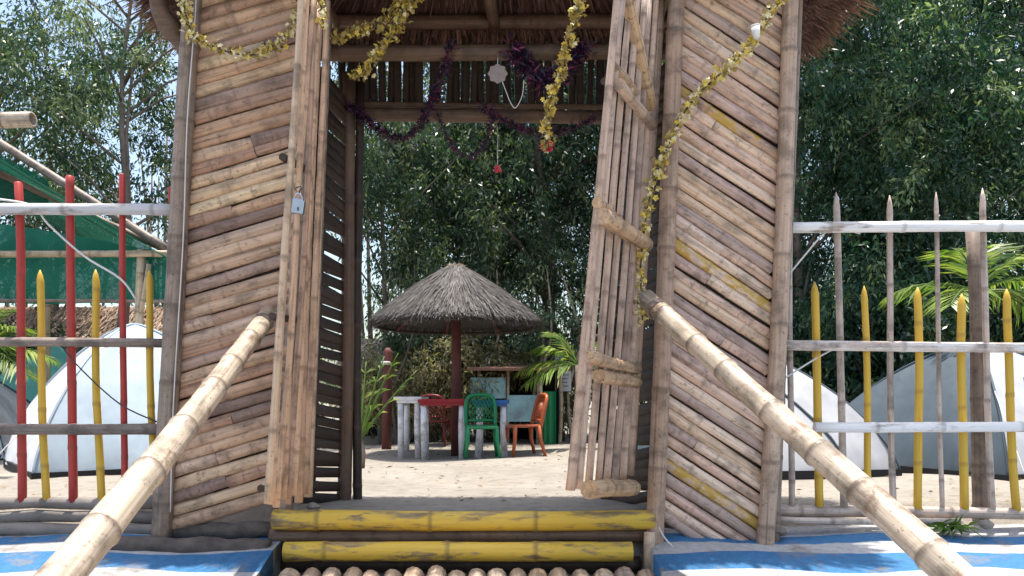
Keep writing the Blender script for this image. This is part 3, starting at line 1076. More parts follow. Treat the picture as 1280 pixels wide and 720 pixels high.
pole('rail', W(1018, 534, FD - 0.085), W(1640, 537, FD - 0.085), 0.034, 0.032, 'rail_white', fence_r, 0.45, 10, 0.008)
pole('rail', W(962, 638, FD - 0.03), W(1640, 650, FD - 0.03), 0.038, 0.036, 'picket_grey', fence_r, 0.5, 10, 0.008)
pole('rail', W(975, 650, FD - 0.09), W(1200, 652, FD - 0.09), 0.022, 0.02, 'picket_grey', fence_r, 0.5, 8, 0.006)
pole('fence_post', W(1225, 652, FD + 0.12), W(1216, 286, FD + 0.12), 0.050, 0.046, 'post_bamboo', fence_r, 0.45, 12, 0.012)

# wires
o = rope('wire', smooth_path([W(213, 640, 4.87), W(217, 500, 4.87), W(229, 300, 4.87), W(234, 150, 4.87), W(244, 20, 4.87), W(246, -40, 4.87)], 4), 0.004, 'wire')
tag(o, 'thin pale wire stapled along the left outer gate post', 'wire')
o = rope('cord', smooth_path([W(974, 358, 5.02), W(1005, 320, 5.06), W(1030, 292, 5.08), W(1048, 285, 5.12), W(1075, 292, 5.12)], 5), 0.006, 'wire')
tag(o, 'pale cord tied from the right outer post up to the top fence rail', 'cord')
o = rope('cord', smooth_path([W(940, 500, 5.02), W(985, 470, 5.08), W(1020, 448, 5.1), W(1050, 432, 5.12)], 5), 0.006, 'wire')
tag(o, 'pale cord slanting up to the middle rail of the right fence', 'cord')
o = rope('cord', smooth_path([W(-30, 246, 5.08), W(38, 256, 5.08), W(60, 280, 5.08), W(105, 320, 5.08), W(150, 348, 5.08), W(170, 374, 5.1)], 5), 0.007, 'wire')
tag(o, 'pale rope slanting down across the upper left fence', 'rope')
o = rope('cord', smooth_path([W(75, 430, 5.08), W(100, 460, 5.08), W(150, 505, 5.08), W(198, 528, 5.1)], 5), 0.005, 'cord_dark')
tag(o, 'dark rope slanting between the lower rails of the left fence', 'rope')
o = rope('cord', smooth_path([W(818, 640, 4.9), W(828, 668, 4.88), W(850, 690, 4.84), W(880, 697, 4.82), W(950, 700, 4.80)], 5), 0.006, 'wire')
tag(o, 'white cord lying along the foot of the right panel', 'cord')

# log at the foot of the left panel, bits on the bank
o = thing('fallen_log', 'dark weathered log lying at the foot of the left panel', 'log', W(240, 690, 4.86))
mb = MB()
rk = random.Random(4)
a, b_ = W(133, 680, 4.84), W(336, 686, 4.84)
mb.tube([a.lerp(b_, t / 12) + Vector((0, rk.uniform(-.008, .008), rk.uniform(-0.008, 0.008))) for t in range(13)], [rk.uniform(0.05, 0.06) for t in range(13)], 10)
mb.build('trunk', 'old_log', o)
mb = MB()
a, b_ = W(205, 664, 5.02), W(345, 662, 5.02)
mb.tube([a.lerp(b_, t / 8) + Vector((0, 0, rk.uniform(-0.012, 0.012))) for t in range(9)], [rk.uniform(0.05, 0.065) for t in range(9)], 9)
mb.build('trunk', 'old_log', o)


def stone(p, s, label, k, group=None):
    mb = MB()
    rk = random.Random(k)
    V, Fc = [], []
    for i in range(5):
        ph = math.pi * (i / 4) - math.pi / 2
        for j in range(8):
            a = 2 * math.pi * j / 8
            q = rk.uniform(0.8, 1.15)
            V.append((p[0] + s * q * math.cos(ph) * math.cos(a), p[1] + s * q * math.cos(ph) * math.sin(a), p[2] + s * 0.6 * math.sin(ph) * q))
    for i in range(4):
        for j in range(8):
            Fc.append((i * 8 + j, i * 8 + (j + 1) % 8, (i + 1) * 8 + (j + 1) % 8, (i + 1) * 8 + j))
    mb.add(V, Fc, False)
    o = mb.build('stone', 'stone')
    tag(o, label, 'stone', group)


stone(W(975, 664, 5.0), 0.05, 'pale stone beside the foot of the right outer post', 1)
stone(W(1232, 655, 5.02), 0.05, 'grey stone on the bank under the thick fence post', 2)
stone(W(392, 633, 5.1), 0.045, 'small stone on the sand just inside the left door leaf', 3)

# ------------------------------------------------------------------ garlands
def garland(name, path, label, mats, n, size, spread, seed, group, string='cord_dark', long=False):
    g_ = thing(name, label, 'garland', path[0], group)
    rope('string', path, 0.005, string, g_)
    nr = np.random.default_rng(seed)
    P = np.array([list(p) for p in path])
    seg = np.linalg.norm(np.diff(P, axis=0), axis=1)
    cum = np.concatenate([[0], np.cumsum(seg)])
    quads, mi = [], []
    for k in range(n):
        s = nr.uniform(0, cum[-1])
        c = np.array([np.interp(s, cum, P[:, a]) for a in range(3)]) + nr.normal(0, spread, 3)
        m_ = nr.choice(len(mats), p=[w for _, w in mats])
        ax = unit(nr.normal(size=3))
        pet = 5 if not long else 1
        sz = size * nr.uniform(0.6, 1.25)
        u = unit(np.cross(ax, nr.normal(size=3)))
        w = np.cross(ax, u)
        for q in range(pet):
            a = 2 * math.pi * q / pet + nr.uniform(-.2, .2)
            dd = unit(u * math.cos(a) + w * math.sin(a) + ax * 0.45)
            sd = unit(np.cross(dd, ax)) * sz * (0.36 if not long else 0.10)
            quads.append([c, c + dd * sz * 0.55 + sd, c + dd * sz, c + dd * sz * 0.55 - sd])
            mi.append(m_)
    me = quads_mesh('flowers' if not long else 'tinsel', np.array(quads) - np.array(g_.location), np.full(len(quads), 0.5), [a for a, _ in mats], np.array(mi))
    o = link('flower_cluster' if not long else 'tinsel_cluster', me, g_, WM[g_.name])
    o['kind'] = 'stuff'
    return g_


YEL = [('petal_yellow', 0.30), ('petal_cream', 0.48), ('petal_brown', 0.22)]
OLD = [('petal_yellow', 0.33), ('petal_cream', 0.12), ('petal_brown', 0.55)]
gg = 'yellow flower garlands on the gate'
garland('flower_garland', smooth_path([W(226, -20, 4.80), W(232, 18, 4.80), W(243, 45, 4.80), W(270, 60, 4.82), W(310, 69, 4.86), W(340, 58, 4.88), W(368, 32, 4.9), W(392, -15, 4.9)], 6),
        'cream and yellow flower garland swagged across the top of the left panel', YEL, 420, 0.020, 0.017, 1, gg)
garland('flower_garland', smooth_path([W(398, -20, 4.55), W(402, 15, 4.55), W(404, 35, 4.55)], 6),
        'short garland tail hanging at the top of the left door leaf', YEL, 45, 0.025, 0.018, 11, gg)
garland('flower_garland', smooth_path([W(530, -20, 4.98), W(505, 22, 4.98), W(480, 55, 4.98), W(462, 82, 4.98), W(440, 96, 4.98)], 6),
        'yellow flower garland trailing down left from the lintel', OLD, 270, 0.022, 0.018, 2, gg)
garland('flower_garland', smooth_path([W(412, 50, 5.0), W(440, 40, 5.0), W(470, 32, 5.0), W(500, 5, 5.0), W(520, -20, 5.0)], 6),
        'faded flower garland along the upper left beam end', OLD, 220, 0.022, 0.020, 12, gg)
garland('flower_garland', smooth_path([W(735, -20, 4.72), W(720, 20, 4.72), W(710, 55, 4.72), W(702, 90, 4.72), W(690, 118, 4.72), W(684, 150, 4.72), W(683, 188, 4.72)], 6),
        'yellow flower garland hanging straight down left of the right door leaf', OLD, 350, 0.022, 0.016, 3, gg)
garland('flower_garland', smooth_path([W(990, -10, 4.80), W(962, 18, 4.80), W(940, 52, 4.80), W(905, 88, 4.80), W(872, 118, 4.80), W(850, 150, 4.80), W(832, 190, 4.80), W(818, 225, 4.80), W(808, 270, 4.80), W(801, 330, 4.80), W(803, 400, 4.80)], 6),
        'long yellow and cream garland sweeping down across the right panel', YEL, 760, 0.020, 0.018, 4, gg)
PUR = [('tinsel_purple', 0.82), ('tinsel_magenta', 0.18)]
pg = 'dark purple tinsel garlands in the gateway'
garland('tinsel_garland', smooth_path([W(430, 130, 5.5), W(455, 145, 5.5), W(478, 165, 5.5), W(500, 172, 5.5), W(522, 160, 5.5), W(542, 120, 5.4), W(555, 85, 5.3), W(564, 55, 5.2)], 6),
        'purple tinsel garland swagged under the left half of the rear beam', PUR, 2000, 0.040, 0.013, 5, pg, long=True)
garland('tinsel_garland', smooth_path([W(545, 140, 5.5), W(556, 165, 5.5), W(572, 190, 5.5), W(590, 195, 5.5), W(605, 182, 5.5), W(614, 155, 5.5), W(616, 130, 5.5)], 6),
        'purple tinsel garland in a deep loop under the middle of the rear beam', PUR, 900, 0.030, 0.006, 6, pg, long=True)
garland('tinsel_garland', smooth_path([W(600, 132, 5.5), W(625, 148, 5.5), W(655, 162, 5.5), W(690, 166, 5.5), W(720, 160, 5.5), W(745, 145, 5.5)], 6),
        'purple tinsel garland swagged under the right half of the rear beam', PUR, 1300, 0.036, 0.009, 7, pg, long=True)
garland('tinsel_garland', smooth_path([W(640, 60, 5.2), W(655, 80, 5.2), W(680, 100, 5.2), W(700, 95, 5.2), W(715, 70, 5.2), W(730, 60, 5.2)], 6),
        'purple tinsel bunch looped on the front beam right of the pale ornament', PUR, 1800, 0.06, 0.026, 8, pg, long=True)
# pale flower-shaped ornament on a thread, pink blooms
orn = thing('flower_ornament', 'pale scalloped felt flower hanging from the front beam', 'ornament', W(622, 92, 5.18))
mb = MB()
c = W(622, 92, 5.18)
V = [c + Vector((0, -0.003, 0))] + [c + Vector((math.cos(a) * (0.060 + 0.005 * math.cos(8 * a)), 0, math.sin(a) * (0.060 + 0.005 * math.cos(8 * a)))) for a in [2 * math.pi * i / 48 for i in range(48)]]
V += [c + Vector((0, 0.012, 0))]
mb.add(V, [(0, 1 + i, 1 + (i + 1) % 48) for i in range(48)] + [(49, 1 + (i + 1) % 48, 1 + i) for i in range(48)], False)
mb.build('disc', 'felt_pale', orn)
rope('thread', [c + Vector((0, 0.01, 0.06)), c + Vector((0, 0.05, 0.14))], 0.003, 'wire', orn)
rope('ribbon', smooth_path([c + Vector((0.03, 0, -0.05)), c + Vector((0.06, 0, -0.13)), c + Vector((0.09, 0, -0.20)), c + Vector((0.12, 0, -0.22)), c + Vector((0.16, 0, -0.14)), c + Vector((0.17, 0, -0.04))], 4), 0.003, 'wire', orn)


def bloom(p, s, mat, label):
    nr = np.random.default_rng(int(abs(p.x) * 1000))
    quads = []
    for k in range(16):
        ax = unit(nr.normal(size=3)); dd = unit(nr.normal(size=3)); sd = unit(np.cross(dd, ax)) * s * 0.4
        c = np.array(p)
        quads.append([c, c + dd * s * 0.6 + sd, c + dd * s, c + dd * s * 0.6 - sd])
    t = thing('hanging_bloom', label, 'flower', p)
    link('petals', quads_mesh('petals', np.array(quads) - np.array(p), np.full(16, .5), mat), t, WM[t.name])['kind'] = 'stuff'
    rope('thread', [p, p + Vector((0.0, 0, (148 - HZ) / -F * 5.5 + EYE - p.z if False else 0.3))], 0.002, 'wire', t)


bloom(W(622, 212, 5.5), 0.034, 'petal_pink', 'single pink bloom hanging on a thread in the middle of the opening')
bloom(W(684, 184, 4.74), 0.05, 'petal_pink', 'pink bloom at the lower end of the hanging yellow garland')
# white paper cup caught in the right garland
cup = thing('paper_cup', 'small white paper cup caught in the garland on the right panel', 'cup', W(945, 46, 4.74))
mb = MB()
p = W(945, 46, 4.74)
mb.tube([p + Vector((0.004, 0, -0.008)), p + Vector((-0.004, 0, 0.062))], [0.019, 0.026], 12)
mb.build('body', 'paper', cup)
mb = MB()
mb.tube([p + Vector((-0.004, 0, 0.060)), p + Vector((-0.0045, 0, 0.066))], [0.0285, 0.0285], 12)
mb.build('rim', 'paper', cup)


# ------------------------------------------------------------------ tents
def dome_tent(label, cx, cy, half, h, rot, panel_mats, skirt='tent_black', trim='tent_slate', seed=1, door=None):
    t = thing('dome_tent', label, 'tent', (cx, cy, 0), 'dome tents behind the fence')
    rk = random.Random(seed)
    Rz = Matrix.Rotation(rot, 3, 'Z')
    corners = [Vector((half * a, half * b_, 0)) for a, b_ in ((-1, -1), (1, -1), (1, 1), (-1, 1))]
    N = 14

    def arc(c, s):
        a = s * math.pi / 2
        p = 1.45
        r = math.cos(a) ** (2 / p) if s < 1 else 0.0
        z = math.sin(a) ** (2 / p)
        return Vector((c.x * r, c.y * r, 0.04 + h * z))
    base = Vector((cx, cy, 0))
    for k in range(4):
        mb = MB()
        c0, c1 = corners[k], corners[(k + 1) % 4]
        V, Fc = [], []
        M_ = 22
        for i in range(N + 1):
            s = i / N
            a, b_ = arc(c0, s), arc(c1, s)
            nrm = ((c0 + c1) / 2).normalized()
            for j in range(M_ + 1):
                u = j / M_
                p = a.lerp(b_, u)
                sag = -0.05 * half * math.sin(math.pi * u) * math.sin(math.pi * min(1, s * 1.1)) + 0.012 * math.sin(9 * u + 5 * s + k + seed) + 0.010 * math.sin(27 * u + 11 * s + seed) * (1 - s)
                V.append(base + Rz @ (p + nrm * sag))
        w = M_ + 1
        for i in range(N):
            for j in range(M_):
                q = i * w + j
                Fc.append((q, q + 1, q + w + 1, q + w))
        mb.add(V, Fc, True)
        pn = mb.build('panel', panel_mats[k], t)
        if door == k:
            # zipped door flap seam, curved
            pts = []
            for i in range(15):
                f = i / 14
                u = 0.22 + 0.56 * f
                s = 0.05 + 0.52 * math.sin(math.pi * min(1, f * 1.0)) ** 0.6
                a, b_ = arc(c0, s), arc(c1, s)
                p = a.lerp(b_, u)
                sag = -0.05 * half * math.sin(math.pi * u) * math.sin(math.pi * min(1, s * 1.1)) + 0.012 * math.sin(9 * u + 5 * s + k + seed)
                pts.append(base + Rz @ (p + ((c0 + c1) / 2).normalized() * (sag + 0.008)))
            rope('zip', pts, 0.012, trim, pn)
    for k in range(4):
        rope('pole_sleeve', [base + Rz @ (arc(corners[k], i / 14) * 1.0 + Vector((0, 0, 0.005))) for i in range(15)], 0.011, trim, t, 6)
    # tub floor edge: one closed band
    mb = MB()
    V, Fc = [], []
    for k in range(4):
        for z, o in ((0.0, 1.01), (0.075, 1.012), (0.075, 0.97)):
            p = corners[k] * o
            V.append(base + Rz @ Vector((p.x, p.y, z)))
    for k in range(4):
        for j in range(2):
            a = k * 3 + j; b_ = ((k + 1) % 4) * 3 + j
            Fc.append((a, b_, b_ + 1, a + 1))
    mb.add(V, Fc, False)
    mb.build('floor_skirt', skirt, t)
    rope('guy_line', [base + Rz @ arc(corners[0], 0.5), base + Rz @ (corners[0] * 1.5) + Vector((0, 0, 0.01))], 0.004, 'wire', t)
    return t


dome_tent('pale grey dome tent behind the right fence next to the gate post', 2.28, 7.95, 1.02, 1.13, R(9), ['tent_grey', 'tent_grey', 'tent_slate', 'tent_slate'], seed=2, door=0)
dome_tent('dome tent with slate side and pale front behind the yellow pickets at right', 4.62, 8.0, 1.10, 1.22, R(24), ['tent_grey', 'tent_slate', 'tent_grey', 'tent_slate'], seed=3, door=0)
dome_tent('large white dome tent with pale blue panel behind the left fence', -3.85, 8.15, 1.02, 1.42, R(38), ['tent_paleblue', 'tent_white', 'tent_white', 'tent_white'], seed=4, door=None, trim='tent_paleblue')
dome_tent('grey dome tent at the left edge behind the white tent', -6.85, 9.7, 1.0, 1.1, R(12), ['tent_grey', 'tent_grey', 'tent_slate', 'tent_grey'], seed=5)
dome_tent('mint green dome tent showing between the white tent and the left edge', -6.95, 12.2, 1.1, 1.48, R(20), ['tent_mint', 'tent_mint', 'tent_teal', 'tent_mint'], seed=6)

# ------------------------------------------------------------------ green net shelter at left
sh = thing('net_shelter', 'open bamboo shelter hung with green shade net behind the left fence', 'shelter', (-5.5, 9.5, 0))
D = 9.5
pole('rafter', W(-90, 120, D), W(212, 312, D), 0.055, 0.05, 'rail_brown', sh, 0.4, 10, 0.02)
pole('rafter', W(-40, 198, D + 0.4), W(216, 316, D + 0.4), 0.045, 0.045, 'beam_bamboo', sh, 0.4, 10, 0.02)
pole('cross_pole', W(-150, 318, D - 0.05), W(214, 317, D - 0.05), 0.042, 0.04, 'pale_cane', sh, 0.35, 10, 0.012)
pole('cross_pole', W(-150, 376, D - 0.02), W(212, 377, D - 0.02), 0.022, 0.02, 'rail_brown', sh, 0.35, 8, 0.012)
pole('post', Vector((W(168, 0, D).x, D, -0.1)), W(177, 312, D), 0.055, 0.05, 'pale_cane', sh, 0.4, 10, 0.015)
pole('post', Vector((W(-130, 0, D).x, D, -0.1)), W(-120, 190, D), 0.055, 0.05, 'pale_cane', sh, 0.4, 10, 0.015)
pole('post', Vector((W(60, 0, 11.5).x, 11.5, -0.1)), W(60, 330, 11.5), 0.05, 0.05, 'pale_cane', sh, 0.4, 10, 0.015)
pole('brace', W(176, 390, D - 0.06), W(186, 330, D - 0.06), 0.03, 0.03, 'pale_cane', sh, 0.3, 8, 0.008)


def net(px_py, d, mat, wav, seed, nu=24, nv=8):
    """hung sheet between a top edge and a bottom edge given in pixels"""
    top, bot = px_py
    mb = MB()
    V, Fc = [], []
    for i in range(nu + 1):
        u = i / nu
        a = W(top[0][0] + (top[1][0] - top[0][0]) * u, top[0][1] + (top[1][1] - top[0][1]) * u + top[2] * math.sin(math.pi * u), d)
        b_ = W(bot[0][0] + (bot[1][0] - bot[0][0]) * u, bot[0][1] + (bot[1][1] - bot[0][1]) * u + bot[2] * math.sin(math.pi * u), d)
        for j in range(nv + 1):
            p = a.lerp(b_, j / nv)
            p.y += wav * math.sin(u * 23 + seed) * (j / nv) + wav * 0.6 * math.sin(j * 1.3 + u * 6)
            V.append(p)
    for i in range(nu):
        for j in range(nv):
            q = i * (nv + 1) + j
            Fc.append((q, q + 1, q + nv + 2, q + nv + 1))
    mb.add(V, Fc, True)
    return mb.build('net', mat, sh)


net((((-150, 262), (213, 318), -6), ((-150, 376), (213, 377), 3)), D + 0.06, 'net_green', 0.04, 1)
net((((-150, 95), (60, 225), 6), ((-150, 268), (60, 262), 2)), D + 0.55, 'net_dark', 0.05, 2)
mb = MB()
V = [W(-150, 110, D - 0.2), W(210, 322, D - 0.2), W(150, 330, 12.2), W(-100, 190, 12.2)]
mb.add(V, [(0, 1, 2, 3)], False)
mb.build('roof_net', 'net_dark', sh)

bp = thing('bamboo_mast', 'hollow bamboo pole end jutting in from the left edge above the fence', 'pole', (-5.9, 7.0, 0))
pole('boom', W(-260, 156, 7.0), W(41, 150, 7.0), 0.072, 0.068, 'rail_bamboo', bp, 0.45, 14, 0.006, hollow=True)
pole('upright', (-5.9, 7.07, -0.1), (-5.9, 7.07, 3.4), 0.07, 0.06, 'rail_brown', bp, 0.45, 10, 0.01)


# ------------------------------------------------------------------ thatch helpers
def straw_cone(c, r_eave, z_eave, z_top, n, seed, mat, parent, name='straw', droop=0.1):
    nr = np.random.default_rng(seed)
    u = np.sqrt(nr.uniform(0.0, 1.0, n))
    a = nr.uniform(0, 2 * math.pi, n)
    prof = lambda q: z_top - (z_top - z_eave) * q ** 1.28
    r = u * r_eave
    P = np.stack([c[0] + r * np.cos(a), c[1] + r * np.sin(a), prof(u) + nr.uniform(0.0, 0.03, n)], 1)
    sl = (z_top - z_eave) / r_eave
    D_ = np.stack([np.cos(a), np.sin(a), np.full(n, -sl)], 1) + nr.normal(0, 0.07, (n, 3))
    D_ = unit(D_)
    L_ = nr.uniform(0.12, 0.34, n)
    over = (r + L_ * 0.8) > r_eave + 0.06
    L_ = np.where(over, np.maximum(0.04, (r_eave + nr.uniform(-0.02, 0.09, n) - r) / 0.8), L_)
    E_ = P + D_ * L_[:, None]
    nrm = unit(np.stack([np.cos(a) * sl, np.sin(a) * sl, np.ones(n)], 1))
    S = unit(np.cross(D_, nrm)) * nr.uniform(0.003, 0.008, n)[:, None]
    V = np.stack([P - S, P + S, E_ + S * 0.4, E_ - S * 0.4], 1)
    me = quads_mesh(name, V - np.array(WM[parent.name].translation), np.clip(nr.normal(0.5, 0.25, n), 0, 1), mat)
    o = link(name, me, parent, WM[parent.name])
    o['kind'] = 'stuff'


# ------------------------------------------------------------------ thatched parasol
PC = Vector((W(570, 0, 10.4).x, 10.4, 0))
par = thing('thatched_parasol', 'round grey thatched shelter on a single dark red post', 'parasol', PC)
ZE, ZT, RE = 1.70, 2.42, 1.08
mb = MB()
mb.tube([PC + Vector((0, 0, -0.1)), PC + Vector((0.005, 0, 1.0)), PC + Vector((0, 0, 2.2))], [0.068, 0.064, 0.058], 12)
mb.build('post', 'red_post', par)
mb = MB()
V, Fc = [], []
NS = 40
for k, (q, z) in enumerate(((1.0, ZE - 0.05), (1.0, ZE), (0.66, 0), (0.33, 0), (0.06, 0))):
    zz = z if z else ZT - (ZT - ZE) * q ** 1.28
    for i in range(NS):
        a = 2 * math.pi * i / NS
        V.append(PC + Vector((RE * q * math.cos(a), RE * q * math.sin(a), zz)))
for k in range(4):
    for i in range(NS):
        Fc.append((k * NS + i, k * NS + (i + 1) % NS, (k + 1) * NS + (i + 1) % NS, (k + 1) * NS + i))
# underside
k0 = len(V)
for i in range(NS):
    a = 2 * math.pi * i / NS
    V.append(PC + Vector((0.08 * math.cos(a), 0.08 * math.sin(a), ZT - 0.16)))
for i in range(NS):
    Fc.append((i, k0 + i, k0 + (i + 1) % NS, (i + 1) % NS))
Fc.append(tuple(4 * NS + i for i in range(NS)))
mb.add(V, Fc, True)
ro = mb.build('thatch_roof', 'thatch_grey', par)
straw_cone((PC.x, PC.y), RE, ZE, ZT + 0.02, 20000, 3, 'straw', ro)
nr = np.random.default_rng(9)
quads, tin = [], []
for k in range(4200):
    a = nr.uniform(0, 6.283); r = RE + nr.uniform(-0.09, 0.03)
    p = Vector((PC.x + r * math.cos(a), PC.y + r * math.sin(a), ZE + nr.uniform(-0.03, 0.05)))
    dd = Vector((math.cos(a) * 0.5, math.sin(a) * 0.5, -1) ) + Vector(nr.normal(0, 0.25, 3)); dd.normalize()
    e = p + dd * nr.uniform(0.04, 0.04 + 0.12 * (0.4 + 0.6 * abs(math.sin(3 * a + 1)) * nr.random()))
    sd = dd.cross(Vector((math.cos(a), math.sin(a), 0))).normalized() * 0.006
    quads.append([list(p - sd), list(p + sd), list(e + sd * .3), list(e - sd * .3)]); tin.append(nr.random())
o = link('fringe', quads_mesh('fringe', np.array(quads) - np.array(PC), np.array(tin), 'straw'), ro, WM[ro.name]); o['kind'] = 'stuff'
quads, tin = [], []
for k in range(700):
    a = nr.uniform(0, 6.283); dd = Vector((math.cos(a), math.sin(a), nr.uniform(-0.5, 0.3))).normalized()
    p = Vector((PC.x, PC.y, ZT + nr.uniform(-0.04, 0.02))) + dd * nr.uniform(0, 0.05)
    e = p + dd * nr.uniform(0.04, 0.11)
    sd = dd.cross(Vector(nr.normal(0, 1, 3))).normalized() * 0.004
    quads.append([list(p - sd), list(p + sd), list(e + sd * .3), list(e - sd * .3)]); tin.append(nr.uniform(0.5, 1))
o = link('top_knot', quads_mesh('top_knot', np.array(quads) - np.array(PC), np.array(tin), 'straw_pale'), ro, WM[ro.name]); o['kind'] = 'stuff'
for i in range(8):
    a = 2 * math.pi * i / 8 + 0.2
    pole('rib', PC + Vector((0.05 * math.cos(a), 0.05 * math.sin(a), ZT - 0.2)), PC + Vector((RE * 0.96 * math.cos(a), RE * 0.96 * math.sin(a), ZE - 0.06)), 0.022, 0.02, 'red_post', ro, 0.3, 7, 0.004)
mb = MB()
V = []
mb.tube([PC + Vector((RE * 0.95 * math.cos(2 * math.pi * i / 32), RE * 0.95 * math.sin(2 * math.pi * i / 32), ZE - 0.06)) for i in range(33)], 0.018, 6, caps=False)
mb.build('ring', 'shade_toned_bamboo', ro)

rp = thing('short_post', 'short dark red wooden post left of the thatched parasol', 'post', on_sand(483, 11.2))
mb = MB()
a = on_sand(483, 11.2)
mb.tube([a + Vector((0, 0, -.1)), a + Vector((0.01, 0, 0.7)), a + Vector((0.02, 0, 1.36)), a + Vector((0.02, 0, 1.42))], [0.07, 0.066, 0.06, 0.035], 10)
mb.build('shaft', 'red_post', rp)
mb = MB()
mb.tube([a + Vector((0.0, 0, 1.18)), a + Vector((0.0, 0, 1.23))], 0.075, 10)
mb.build('band', 'wire', rp)


# ------------------------------------------------------------------ tables and chairs under it
def table(label, x0, x1, y0, y1, h, top_mat, leg_mat, seed):
    t = thing('plank_table', label, 'table', ((x0 + x1) / 2, (y0 + y1) / 2, 0), 'rough tables under the parasol')
    rk = random.Random(seed)
    n = 3
    for k in range(n):
        mb = MB()
        a, b_ = y0 + (y1 - y0) * k / n, y0 + (y1 - y0) * (k + 1) / n
        mb.box(((x0 + x1) / 2 + rk.uniform(-.015, .015), (a + b_) / 2, h - 0.022 + rk.uniform(-.003, .003)), ((x1 - x0) / 2, (b_ - a) / 2 - 0.004, 0.022))
        mb.build('top_plank', top_mat, t)
    for y in (y0 + 0.03, y1 - 0.03):
        mb = MB()
        mb.box(((x0 + x1) / 2, y, h - 0.062), ((x1 - x0) / 2 - 0.03, 0.014, 0.017))
        mb.build('apron', top_mat, t)
    for x in (x0 + 0.07, x1 - 0.07):
        for y in (y0 + 0.07, y1 - 0.07):
            mb = MB()
            mb.tube([(x + rk.uniform(-.02, .02), y, -0.06), (x + rk.uniform(-.01, .01), y, h * 0.5), (x, y, h - 0.045)], [0.043, 0.040, 0.037], 10)
            mb.build('leg', leg_mat, t)
        mb = MB()
        mb.box((x, (y0 + y1) / 2, h - 0.08), (0.02, (y1 - y0) / 2 - 0.05, 0.03))
        mb.build('apron', top_mat, t)
    return t


def px_x(px, d):
    return (px - 640) / F * d


table('small table with white top and white log legs left of the parasol post', px_x(497, 10.4), px_x(531, 10.4), 10.1, 10.9, 0.73, 'white_paint', 'white_paint', 1)
table('table with dark red top and white legs beside the parasol post', px_x(524, 10.0), px_x(585, 10.0), 9.85, 10.15, 0.70, 'red_paint', 'white_paint', 2)
table('table with blue top and whitish legs right of the green chair', px_x(592, 9.95), px_x(636, 9.95), 9.9, 10.45, 0.69, 'blue_paint', 'white_paint', 3)


def chair(label, x, y, rot, mat, arms=True):
    t = thing('plastic_chair', label, 'chair', (x, y, 0), 'moulded plastic chairs')
    M0 = Matrix.Translation((x, y, 0)) @ Matrix.Rotation(rot, 4, 'Z') @ Matrix.Scale(0.88, 4)

    def B(mb, name):
        mb.v = [tuple(M0 @ Vector(p)) for p in mb.v]
        return mb.build(name, mat, t)
    # the chair faces -Y locally
    for sx in (-1, 1):
        mb = MB(); mb.tube([(sx * 0.235, -0.23, 0.0), (sx * 0.20, -0.19, 0.22), (sx * 0.19, -0.18, 0.43)], [0.022, 0.027, 0.032], 8); B(mb, 'leg')
        mb = MB(); mb.tube([(sx * 0.225, 0.25, 0.0), (sx * 0.20, 0.19, 0.22), (sx * 0.19, 0.17, 0.43)], [0.022, 0.027, 0.032], 8); B(mb, 'leg')
    mb = MB()
    V, Fc = [], []
    n = 8
    for z in (0.415, 0.445):
        for i in range(n + 1):
            for j in range(n + 1):
                u, v = 2 * i / n - 1, 2 * j / n - 1
                k = 0.215 * (1 - 0.06 * (abs(u * v)))
                V.append((u * k, v * 0.21, z - 0.018 * (1 - u * u) * (1 - v * v) - (0.02 if v < -0.9 else 0)))
    m_ = (n + 1) ** 2
    for i in range(n):
        for j in range(n):
            q = i * (n + 1) + j
            Fc.append((q, q + 1, q + n + 2, q + n + 1))
            Fc.append((m_ + q, m_ + q + n + 1, m_ + q + n + 2, m_ + q + 1))
    rim = [i * (n + 1) for i in range(n + 1)] + [n * (n + 1) + j for j in range(1, n + 1)] + [i * (n + 1) + n for i in range(n - 1, -1, -1)] + list(range(n - 1, 0, -1))
    for a, b_ in zip(rim, rim[1:] + rim[:1]):
        Fc.append((a, b_, m_ + b_, m_ + a))
    mb.add(V, Fc, True)
    B(mb, 'seat')
    mb = MB()
    pts = [(-0.20, 0.19, 0.42), (-0.205, 0.235, 0.62), (-0.19, 0.275, 0.78), (-0.13, 0.295, 0.845), (0, 0.30, 0.86), (0.13, 0.295, 0.845), (0.19, 0.275, 0.78), (0.205, 0.235, 0.62), (0.20, 0.19, 0.42)]
    mb.tube(smooth_path(pts, 3), 0.026, 8)
    bk = B(mb, 'backrest')
    for k in range(-7, 8):
        for sgn in (-1, 1):
            # lattice bars clipped to the backrest outline
            x0 = k * 0.05
            p, q = [], []
            for s_ in range(13):
                z = 0.50 + s_ * 0.028
                xx = x0 + sgn * (z - 0.66) * 0.6
                if abs(xx) < 0.185 - max(0, z - 0.76) * 0.5:
                    p.append((xx, 0.20 + (z - 0.42) * 0.225 + (0.008 if sgn > 0 else 0), z))
            if len(p) > 2:
                mb = MB(); mb.tube([p[0], p[-1]], 0.008, 4); B2 = B(mb, 'lattice_bar'); B2.parent = bk; B2.matrix_basis = Matrix(); B2.matrix_parent_inverse = Matrix()
    mb = MB(); mb.tube([(-0.195, 0.215, 0.5), (0.195, 0.215, 0.5)], 0.02, 6); o = B(mb, 'back_rail')
    if arms:
        for sx in (-1, 1):
            mb = MB(); mb.tube(smooth_path([(sx * 0.20, 0.225, 0.64), (sx * 0.235, 0.05, 0.655), (sx * 0.235, -0.13, 0.645), (sx * 0.215, -0.185, 0.56), (sx * 0.20, -0.185, 0.42)], 4), 0.02, 7); B(mb, 'armrest')
    return t


chair('green moulded plastic chair with lattice back seen from behind', px_x(602, 9.55), 9.55, R(6), 'green_plastic', arms=False)
chair('orange moulded plastic chair standing side-on right of the tables', px_x(654, 9.9), 9.85, R(-72), 'orange_plastic', arms=False)
chair('dark maroon plastic chair behind the red table', px_x(545, 12.0), 12.0, R(170), 'maroon_plastic')

